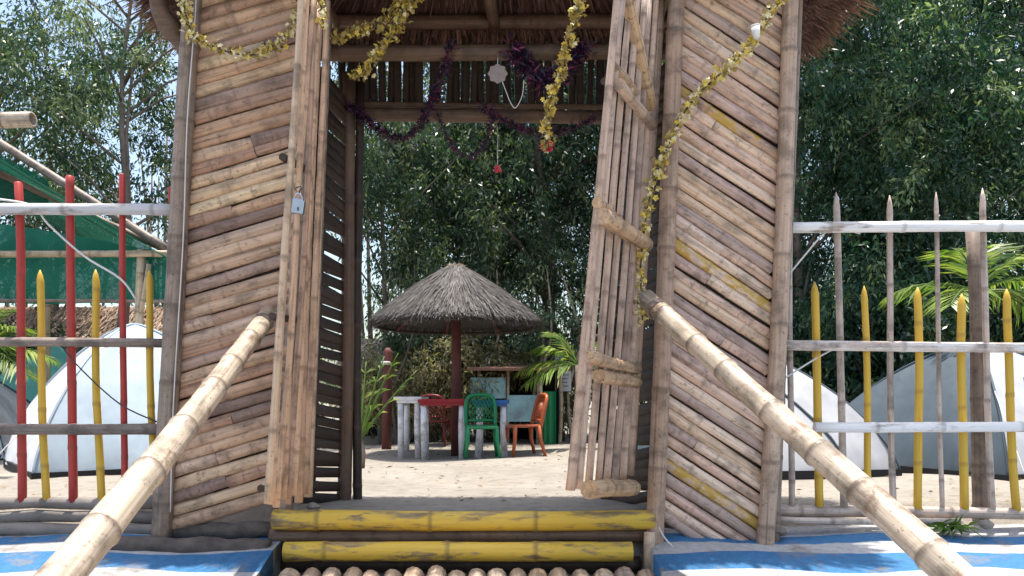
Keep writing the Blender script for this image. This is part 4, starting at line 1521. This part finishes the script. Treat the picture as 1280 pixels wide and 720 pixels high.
# ------------------------------------------------------------------ stall behind
sx0, sx1, sy = px_x(597, 12.4), px_x(700, 12.4), 12.4
stl = thing('market_stall', 'low dark stall with turquoise boards behind the orange chair', 'stall', ((sx0 + sx1) / 2, sy, 0))
mb = MB(); mb.box(((sx0 + sx1) / 2, sy + 1.2, 0.6), ((sx1 - sx0) / 2, 0.03, 0.62)); mb.build('back_wall', 'dark_cloth', stl)
for x in (sx0, sx1):
    mb = MB(); mb.box((x, sy + 0.6, 0.6), (0.03, 0.62, 0.62)); mb.build('side_wall', 'dark_cloth', stl)
for k, (x0, x1, y0, y1) in enumerate(((634, 672, 494, 527), (634, 672, 527, 532))):
    if k == 0:
        a, b_ = W(x0, y1, sy - 0.05), W(x1, y0, sy - 0.05)
        mb = MB(); mb.box(((a.x + b_.x) / 2, sy - 0.05, (a.z + b_.z) / 2), ((b_.x - a.x) / 2, 0.02, (b_.z - a.z) / 2)); mb.build('counter_board', 'turquoise_board', stl)
a, b_ = W(588, 498, sy - 0.08), W(632, 472, sy - 0.08)
mb = MB(); mb.box(((a.x + b_.x) / 2, sy - 0.08, (a.z + b_.z) / 2), ((b_.x - a.x) / 2, 0.02, (b_.z - a.z) / 2)); mb.build('sign_board', 'turquoise_board', stl)
mb = MB(); mb.box(((sx0 + sx1) / 2, sy + 0.55, 1.24), ((sx1 - sx0) / 2 + 0.15, 0.8, 0.02), Matrix.Rotation(R(6), 3, 'X')); mb.build('roof_sheet', 'thatch_pink', stl)
for px in (598, 634, 672, 700):
    pole('post', (px_x(px, sy), sy - 0.02, -0.05), (px_x(px, sy) + 0.01, sy - 0.02, 1.2), 0.03, 0.028, 'pale_cane', stl, 0.3, 8, 0.01)
tp = thing('green_tarp_screen', 'bright green tarp screen at the right end of the stall', 'screen', (px_x(684, 12.2), 12.2, 0))
mb = MB()
V, Fc = [], []
for i in range(11):
    for j in range(5):
        V.append((px_x(676 + 1.9 * i, 12.15), 12.15 + 0.04 * math.sin(i * 1.7), 0.02 + 0.20 * j))
for i in range(10):
    for j in range(4):
        q = i * 5 + j; Fc.append((q, q + 1, q + 6, q + 5))
mb.add(V, Fc, True); mb.build('sheet', 'green_plastic', tp)
pole('stake', (px_x(676, 12.15), 12.15, -0.05), (px_x(676, 12.15), 12.15, 1.0), 0.025, 0.025, 'pale_cane', tp, 0.3, 8, 0.005)
# pale hut far behind the young palm
hu = thing('thatched_hut', 'low pale hut with dark doorway behind the red post', 'hut', (px_x(470, 14), 14.2, 0))
for (x0, x1) in ((430, 452), (470, 512)):
    mb = MB(); mb.box(((px_x(x0, 14) + px_x(x1, 14)) / 2, 14.2, 0.65), ((px_x(x1, 14) - px_x(x0, 14)) / 2, 0.04, 0.66)); mb.build('wall', 'tent_grey', hu)
mb = MB(); mb.box(((px_x(430, 14) + px_x(505, 14)) / 2, 15.2, 0.65), ((px_x(505, 14) - px_x(430, 14)) / 2, 0.04, 0.66)); mb.build('back_wall', 'dark_cloth', hu)
mb = MB(); mb.box(((px_x(420, 14) + px_x(512, 14)) / 2, 14.5, 1.5), ((px_x(512, 14) - px_x(420, 14)) / 2, 0.9, 0.03), Matrix.Rotation(R(22), 3, 'X')); mb.build('roof', 'thatch_grey', hu)
# pale straw roofed hut at far left
hs = thing('straw_hut', 'low hut with pale pinkish straw roof behind the green net', 'hut', (px_x(110, 15), 15.5, 0))
mb = MB(); mb.box((px_x(110, 15), 15.5, 0.7), (2.2, 0.8, 0.72)); mb.build('wall', 'thatch_pink', hs)
A = [Vector((px_x(-60, 15), 14.4, 1.35)), Vector((px_x(250, 15), 14.4, 1.35)), Vector((px_x(235, 15), 15.6, 2.5)), Vector((px_x(-45, 15), 15.6, 2.5)), Vector((px_x(-60, 15), 16.9, 1.35)), Vector((px_x(250, 15), 16.9, 1.35))]
mb = MB(); mb.add(A, [(0, 1, 2, 3), (3, 2, 5, 4), (0, 3, 4), (1, 5, 2)], False); rf = mb.build('roof', 'thatch_pink', hs)
nr = np.random.default_rng(31)
quads, tin = [], []
dn_ = (A[0] - A[3]).normalized()
for k in range(5000):
    u, v = nr.random(), nr.random()
    p = A[0].lerp(A[1], u).lerp(A[3].lerp(A[2], u), v) + Vector((0, -0.02 - 0.03 * nr.random(), 0.02))
    dd = (Vector((0, dn_.y, dn_.z)) + Vector(nr.normal(0, 0.2, 3))).normalized()
    e = p + dd * nr.uniform(0.1, 0.3)
    sd = Vector((nr.uniform(0.006, 0.016), 0, 0))
    quads.append([list(p - sd), list(p + sd), list(e + sd * .4), list(e - sd * .4)]); tin.append(nr.random())
o = link('straw', quads_mesh('straw', np.array(quads) - np.array(WM[rf.name].translation), np.array(tin), 'straw_pale'), rf, WM[rf.name]); o['kind'] = 'stuff'

# ------------------------------------------------------------------ trees
def crown_mesh(seed, n_cl, per, rx, z0, z1, leaf, mat, sig=0.2, shape=1.0, wide=0.15):
    nr = np.random.default_rng(seed)
    # uneven limbs: cluster centres gather round a few lobes
    nl = 9
    la = nr.uniform(0, 2 * math.pi, nl)
    lz = np.sort(nr.uniform(0.08, 0.95, nl))
    lobes = np.stack([np.cos(la) * nr.uniform(0.2, 0.7, nl), np.sin(la) * nr.uniform(0.2, 0.7, nl), lz], 1)
    idx = nr.integers(0, nl, n_cl)
    c = lobes[idx] + nr.normal(0, 1, (n_cl, 3)) * np.array([0.30, 0.30, 0.10])
    c[:, 2] = np.clip(c[:, 2], 0.0, 1.02)
    prof = np.clip(np.sin(np.clip(c[:, 2] * 0.9 + 0.08, 0, 1) * math.pi) ** 0.5, 0.35, 1)
    rad = np.linalg.norm(c[:, :2], axis=1)
    sc = np.minimum(1.0, prof / np.maximum(rad, 1e-3))
    c[:, 0] *= rx * sc; c[:, 1] *= rx * sc
    c[:, 2] = z0 + (z1 - z0) * c[:, 2]
    ct = np.where(nr.random(n_cl) < 0.16, nr.uniform(0.6, 0.95, n_cl), nr.uniform(0.0, 0.55, n_cl))  # some clusters tinted bright, sunlight put into their leaf colour
    n = n_cl * per
    ci = np.repeat(np.arange(n_cl), per)
    # leaves hang along short drooping twigs of the cluster
    tw = unit(nr.normal(size=(n_cl, 5, 3)) + np.array([0, 0, -0.25]))
    ti = nr.integers(0, 5, n)
    along = nr.uniform(0, 1, n)
    P = c[ci] + tw[ci, ti] * (along * sig * 2.2)[:, None] + nr.normal(0, sig * 0.28, (n, 3))
    D_ = unit(tw[ci, ti] * 0.45 + nr.normal(0, 0.55, (n, 3)) + np.array([0, 0, -0.55]))
    L_ = leaf * nr.uniform(0.6, 1.3, n)
    V = leaf_quads(P, D_, L_, L_ * wide * nr.uniform(0.7, 1.2, n), nr)
    tint = np.clip(ct[ci] + nr.normal(0, 0.24, n), 0, 1)
    return quads_mesh('crown', V, tint, mat), c


CROWN = {}
for k in range(3):
    CROWN['open%d' % k] = crown_mesh(200 + k, 100, 160, 1.9, 2.9, 9.2, 0.10, 'leaf_light', 0.235, wide=0.17)
for k in range(3):
    CROWN['mid%d' % k] = crown_mesh(300 + k, 290, 115, 2.0, 1.9, 9.0, 0.095, 'leaf_tree', 0.21, wide=0.17)
for k in range(3):
    CROWN['dense%d' % k] = crown_mesh(400 + k, 500, 135, 2.2, 0.7, 8.6, 0.092, 'leaf_dark', 0.22, wide=0.17)


def tree(label, px, d, kind, top=None, lean=0.0, thick=0.09, bark='bark', rotz=None, scale=1.0, stems=1):
    base = on_sand(px, d)
    seed = int(px * 7 + d * 13) & 0xffff
    rk = random.Random(seed)
    t = thing('leafy_tree', label, 'tree', base, 'tall trees behind the camp')
    me, cl = CROWN[kind]
    rz = rk.uniform(0, 6.28) if rotz is None else rotz
    Rz = Matrix.Rotation(rz, 4, 'Z')
    mb = MB()
    H = 8.0 * scale
    for s in range(stems):
        ph = rk.uniform(0, 6.28)
        pts, rad = [], []
        ox = rk.uniform(-0.15, 0.15) * s
        for i in range(9):
            f = i / 8
            pts.append(base + Vector((ox + lean * f * H * 0.12 + 0.16 * math.sin(f * 4 + ph) * f + 0.05 * math.sin(f * 13 + ph), 0.12 * math.cos(f * 3 + ph) * f, -0.15 + f * H)))
            rad.append(thick * (1 - 0.8 * f) * (1.25 if i == 0 else 1) * (1 if s == 0 else 0.65))
        mb.tube(pts, rad, 8)
        if s == 0:
            main = pts
    tr = mb.build('trunk', bark, t)
    # limbs reach out to leaf clusters
    pick = rk.sample(range(len(cl)), 16)
    for q in pick:
        tgt = base + (Rz.to_3x3() @ (Vector(cl[q]) * scale))
        f = max(0.22, min(0.92, (tgt.z - 0.9) / H))
        i = f * 8
        s0 = main[int(i)].lerp(main[min(8, int(i) + 1)], i - int(i))
        mid = s0.lerp(tgt, 0.5) + Vector((0, 0, 0.12))
        lm = MB()
        lm.tube([s0, mid, tgt], [thick * 0.36 * (1 - 0.6 * f) + 0.006, thick * 0.22, 0.006], 5)
        lm.build('limb', bark, tr)
    link('crown', me, t, Matrix.Translation(base) @ Rz @ Matrix.Scale(scale, 4))
    return t


# left of the gate
tree('pale leafy tree at the far left edge above the green net', -10, 13.0, 'open0', thick=0.10)
tree('slender tree above the leftmost red pickets', 70, 15.5, 'open1', thick=0.07)
tree('tree with pale forked trunk just left of the gate post', 150, 12.5, 'open2', thick=0.085, lean=0.3, stems=2)
tree('far left background tree beyond the picture edge side', -170, 15.5, 'mid2', thick=0.09)
tree('tree filling the gap behind the left panel', 325, 16.5, 'mid1', thick=0.09)
# seen through the gate
tree('thin tree with bare trunk at the left side of the gate opening', 481, 13.2, 'open1', thick=0.055, rotz=1.0)
tree('thin dark-stemmed tree behind the left slope of the thatched parasol', 513, 15.5, 'mid0', thick=0.06)
tree('tree behind the peak of the thatched parasol', 574, 14.8, 'mid2', thick=0.075)
tree('tree behind the right slope of the thatched parasol', 625, 16.0, 'mid1', thick=0.07)
tree('leaning dark tree with thick trunk left of the right door leaf', 694, 13.4, 'mid1', thick=0.13, bark='bark_dark', lean=-0.25)
tree('tree standing behind the right door leaf', 755, 14.5, 'mid0', thick=0.10, bark='bark_dark')
tree('tree behind the right side panel', 850, 15.0, 'dense1', thick=0.09)
# right of the gate
tree('bushy tree with hanging leaves right beside the right gate post', 1000, 11.6, 'dense1', thick=0.09, rotz=0.4, scale=0.95)
tree('dense dark tree above the middle of the right fence', 1085, 13.6, 'dense2', thick=0.10)
tree('dense tree behind the thick brown fence post', 1185, 12.2, 'dense0', thick=0.10, rotz=2.0)
tree('dark leafy tree at the right edge', 1285, 13.0, 'dense1', thick=0.11, rotz=4.0)
tree('tall pale tree behind the gap in the right hand foliage', 1140, 15.5, 'open2', thick=0.10)
tree('tree beyond the right edge', 1400, 13.5, 'dense2', thick=0.11, rotz=1.0)

CROWN['sap'] = crown_mesh(600, 26, 60, 0.5, 1.4, 3.2, 0.09, 'leaf_light', 0.16, wide=0.17)
for k, (px, d) in enumerate(((497, 12.6), (520, 13.1), (535, 12.9), (548, 13.8), (598, 13.0), (608, 12.9), (622, 13.6), (664, 13.2), (676, 12.8), (686, 13.7), (716, 13.0))):
    base = on_sand(px, d)
    rk = random.Random(px)
    t = thing('thin_sapling', 'thin bare stem in the thicket behind the parasol, %s from the left' % ('first', 'second', 'third', 'fourth', 'fifth', 'sixth', 'seventh', 'eighth', 'ninth', 'tenth', 'eleventh')[k], 'sapling', base, 'thin stems behind the parasol')
    rope('stem', smooth_path([base + Vector((0, 0, -0.05)), base + Vector((rk.uniform(-.12, .12), 0, 0.8)), base + Vector((rk.uniform(-.25, .25), 0, 1.7)), base + Vector((rk.uniform(-.4, .4), 0, 2.8))], 3), [0.035 - 0.0025 * i for i in range(10)], 'pale_cane' if k % 3 else 'bark', t, 6)
    link('crown', CROWN['sap'][0], t, Matrix.Translation(base) @ Matrix.Rotation(rk.uniform(0, 6), 4, 'Z'))

# low shrubs
CROWN['shrub'] = crown_mesh(500, 170, 110, 1.15, 0.05, 1.9, 0.095, 'leaf_dark', 0.16, wide=0.2)
CROWN['shrub_dry'] = crown_mesh(501, 150, 90, 1.1, 0.05, 1.6, 0.095, 'leaf_dry', 0.16, wide=0.14)


def shrub(label, px, d, kind, s, group):
    base = on_sand(px, d)
    t = thing('shrub', label, 'shrub', base, group)
    rk = random.Random(int(px * 3 + d))
    me, cl = CROWN[kind]
    Rz = Matrix.Rotation(rk.uniform(0, 6.28), 4, 'Z')
    for q in range(7):
        tgt = base + Rz.to_3x3() @ (Vector(cl[rk.randrange(len(cl))]) * s)
        mb = MB(); mb.tube([base + Vector((rk.uniform(-.1, .1), rk.uniform(-.1, .1), -0.05)), base.lerp(tgt, 0.5) + Vector((0, 0, 0.1)), tgt], [0.022, 0.015, 0.005], 5)
        mb.build('stem', 'bark', t)
    link('foliage', me, t, Matrix.Translation(base) @ Rz @ Matrix.Scale(s, 4))


sg = 'low undergrowth behind the camp'
shrub('dark shrub between the two right tents', 1120, 10.8, 'shrub', 1.1, sg)
shrub('dark shrub behind the pale tent at the right gate post', 1010, 11.2, 'shrub', 1.0, sg)
shrub('dark shrub behind the slate tent at the right edge', 1230, 11.4, 'shrub', 1.2, sg)
shrub('dry yellowish bush behind the thatched parasol post', 560, 13.2, 'shrub_dry', 1.1, sg)
shrub('dry yellowish bush behind the stall', 655, 15.5, 'shrub_dry', 1.2, sg)
shrub('dry bush between the red post and the parasol', 510, 13.4, 'shrub_dry', 1.05, sg)
shrub('dark bush at the left edge under the green net', 20, 13.2, 'shrub', 0.95, sg)

# far wood that closes the view: nobody could count its leaves or stems
nr = np.random.default_rng(77)
n_cl = 1700
cx = nr.uniform(-26, 26, n_cl)
cy = nr.uniform(19, 26, n_cl)
cz = nr.uniform(0, 1, n_cl) ** 0.9 * (8.6 + 1.4 * np.sin(cx * 0.9) + 0.8 * np.sin(cx * 2.3 + 1))
rr_ = nr.random(n_cl)
dens = np.where((cx / cy > -0.75) & (cx / cy < -0.33), (cz < 3.0) | (rr_ < 0.06), np.where((cx / cy >= -0.33) & (cx / cy < -0.12), (cz < 2.6) | (rr_ < 0.12), (cz < 4.5) | (rr_ < 0.65)))
c = np.stack([cx, cy, cz], 1)[dens]
per = 80
n = len(c) * per
ci = np.repeat(np.arange(len(c)), per)
P = c[ci] + nr.normal(0, 0.42, (n, 3)) * np.array([1, 1, 0.8])
P[:, 2] = np.maximum(P[:, 2], 0.15)
D_ = unit(nr.normal(0, 0.6, (n, 3)) + np.array([0, 0, -0.5]))
L_ = nr.uniform(0.10, 0.20, n)
V = leaf_quads(P, D_, L_, L_ * 0.17, nr)
me = quads_mesh('foliage', V, np.clip(nr.uniform(0, 0.7, len(c))[ci] + nr.normal(0, 0.15, n), 0, 1), 'leaf_tree')
dw = link('distant_wood', None, None, Matrix.Translation((0, 22, 0)))
dw['kind'] = 'stuff'
dw['label'] = 'far belt of trees closing the view behind the camp'
o = link('foliage', me, dw, Matrix()); o['kind'] = 'stuff'
mb = MB()
rk = random.Random(3)
for k in range(70):
    x = -24 + 48 * k / 70 + rk.uniform(-.3, .3); y = rk.uniform(18.5, 25)
    mb.tube([(x, y, -0.1), (x + rk.uniform(-.3, .3), y, 3), (x + rk.uniform(-.6, .6), y, 7.5)], [rk.uniform(0.05, 0.10), 0.05, 0.02], 6)
o = mb.build('stems', 'bark', dw); o['kind'] = 'stuff'


# ------------------------------------------------------------------ palms
def frond(t, root, direction, length, n_leaf, leaf_len, mat, seed, droop=0.9):
    nr = np.random.default_rng(abs(seed))
    d = Vector(direction).normalized()
    pts = []
    for i in range(11):
        f = i / 10
        pts.append(root + d * length * f + Vector((0, 0, -droop * length * f * f * 0.5)))
    mb = MB(); mb.tube(pts, [0.016 * (1 - 0.8 * i / 10) + 0.002 for i in range(11)], 5)
    fr_ = mb.build('frond', 'leaf_palm', t)
    quads, tin = [], []
    side = d.cross(Vector((0, 0, 1))).normalized()
    for k in range(n_leaf):
        f = 0.12 + 0.88 * k / n_leaf
        i = f * 10
        p = pts[int(min(i, 9))].lerp(pts[min(10, int(i) + 1)], i - int(i))
        tang = (pts[min(10, int(i) + 1)] - pts[int(min(i, 9))]).normalized()
        for s in (-1, 1):
            dd = (tang * 0.75 + side * s * 0.8 + Vector((0, 0, -0.15)) + Vector(nr.normal(0, 0.08, 3))).normalized()
            L_ = leaf_len * math.sin(math.pi * (0.18 + 0.75 * f)) * nr.uniform(0.85, 1.1)
            w = dd.cross(tang).cross(dd).normalized() * 0.014
            tip = p + dd * L_ + Vector((0, 0, -0.22 * L_))
            mid_ = p + dd * L_ * 0.5
            quads.append([list(p), list(mid_ + w), list(tip), list(mid_ - w)])
            tin.append(nr.random())
    o = link('leaflets', quads_mesh('leaflets', np.array(quads) - np.array(WM[fr_.name].translation), np.array(tin), mat), fr_, WM[fr_.name])
    o['kind'] = 'stuff'


def palm(label, px, d, z_crown, dirs, length, leaf_len, trunk_r, n_leaf=26, mat='leaf_palm', droop=0.9):
    base = on_sand(px, d)
    t = thing('young_palm', label, 'palm', base)
    mb = MB()
    mb.tube([base + Vector((0, 0, -0.05)), base + Vector((0.02, 0, z_crown * 0.5)), base + Vector((0, 0, z_crown))], [trunk_r * 1.2, trunk_r, trunk_r * 0.8], 8)
    mb.build('trunk', 'bark', t)
    for k, dr_ in enumerate(dirs):
        frond(t, base + Vector((0, 0, z_crown)), dr_, length * (0.85 + 0.06 * (k % 4)), n_leaf, leaf_len, mat, int(px) + k, droop)


palm('young palm with upright leaves at the left of the gate opening', 450, 8.3, 0.28, [(-0.2, 0.1, 1), (0.22, 0.2, 1), (0.4, -0.1, 1), (-0.4, -0.1, 1), (0.02, 0.3, 1.1), (0.6, 0.2, 0.9)], 1.15, 0.24, 0.04, 5, droop=0.25)
palm('bright palm with arching fronds behind the thick right fence post', 1222, 8.6, 1.85, [(-0.35, -0.2, 0.9), (0.5, -0.2, 0.8), (-0.75, 0.1, 0.35), (0.8, 0.1, 0.5), (0.15, 0.2, 1), (-0.5, -0.5, 0.15), (0.7, -0.4, 0.1), (1, 0.2, 0.15)], 1.05, 0.52, 0.07, 30)
palm('green palm fronds beside the right door leaf in the opening', 722, 10.6, 1.15, [(-0.7, -0.1, 0.75), (-0.9, 0.2, 0.35), (-0.4, 0.2, 1), (0.5, 0.1, 0.8), (-0.75, -0.4, 0.1), (0.8, 0, 0.2)], 0.95, 0.45, 0.06, 28)
palm('palm fronds at the left edge behind the first red picket', -28, 8.9, 1.25, [(0.7, -0.1, 0.8), (0.9, 0.1, 0.3), (0.3, 0.2, 1), (-0.5, 0.1, 0.8), (0.8, -0.3, 0.05), (-0.8, 0, 0.2)], 0.95, 0.42, 0.06, 26)

# notices pinned to the leaning tree
for (x0, y0, x1, y1, lb_) in ((694, 441, 704, 459, 'small blank white notice pinned high on the dark leaning tree'), (694, 464, 714, 489, 'larger white notice with faint lines on the dark leaning tree')):
    d = 12.9
    a, b_ = W(x0, y1, d), W(x1, y0, d)
    t = thing('paper_notice', lb_, 'notice', ((a.x + b_.x) / 2, d, a.z), 'paper notices on the tree')
    mb = MB(); mb.box(((a.x + b_.x) / 2, d, (a.z + b_.z) / 2), ((b_.x - a.x) / 2, 0.006, (b_.z - a.z) / 2)); sheet = mb.build('sheet', 'paper', t)
    if x1 > 710:
        for q in range(4):
            mb = MB(); zz = b_.z - 0.06 - 0.06 * q
            mb.box(((a.x + b_.x) / 2 - 0.01 * (q % 2), d - 0.0085, zz), ((b_.x - a.x) * (0.36 - 0.05 * (q % 3)), 0.002, 0.006)); mb.build('text_line', 'ink', sheet)
    mb = MB(); mb.box(((a.x + b_.x) / 2, d + 0.2, (a.z + b_.z) / 2), (0.012, 0.2, 0.012)); mb.build('peg', 'bark', t)

# fallen leaves and twigs on the sand
nr = np.random.default_rng(91)
n = 1100
xx = nr.uniform(-7, 7, n); yy = 5.35 + 9 * nr.random(n) ** 1.3
P = np.stack([xx, yy, np.array([sand_h(a, b_) for a, b_ in zip(xx, yy)]) + 0.008], 1)
ang = nr.uniform(0, 6.283, n)
D_ = np.stack([np.cos(ang), np.sin(ang), nr.uniform(-0.05, 0.25, n)], 1)
V = leaf_quads(P, unit(D_), nr.uniform(0.03, 0.08, n), nr.uniform(0.004, 0.010, n), nr)
V[:, :, 2] = np.maximum(V[:, :, 2], P[:, None, 2] - 0.002)
o = link('leaf_litter', quads_mesh('leaf_litter', V, nr.random(n), 'dry_leaf'), None, Matrix())
tag(o, 'scattered dry leaves lying on the sand', None, None, 'stuff')
# clump of cut green leaves by the right fence
base = W(1188, 657, 5.02)
lc = thing('cut_leaves', 'small clump of fresh green leaves at the foot of the right fence', 'leaves', base)
P = np.array(base)[None] + nr.normal(0, 1, (60, 3)) * np.array([0.06, 0.02, 0.008])
D_ = unit(nr.normal(0, 1, (60, 3)) * np.array([1, 0.5, 0.25]))
o = link('blades', quads_mesh('blades', leaf_quads(P, D_, nr.uniform(0.06, 0.14, 60), np.full(60, 0.012), nr) - np.array(base), nr.random(60) * 0.5, 'leaf_palm'), lc, WM[lc.name]); o['kind'] = 'stuff'
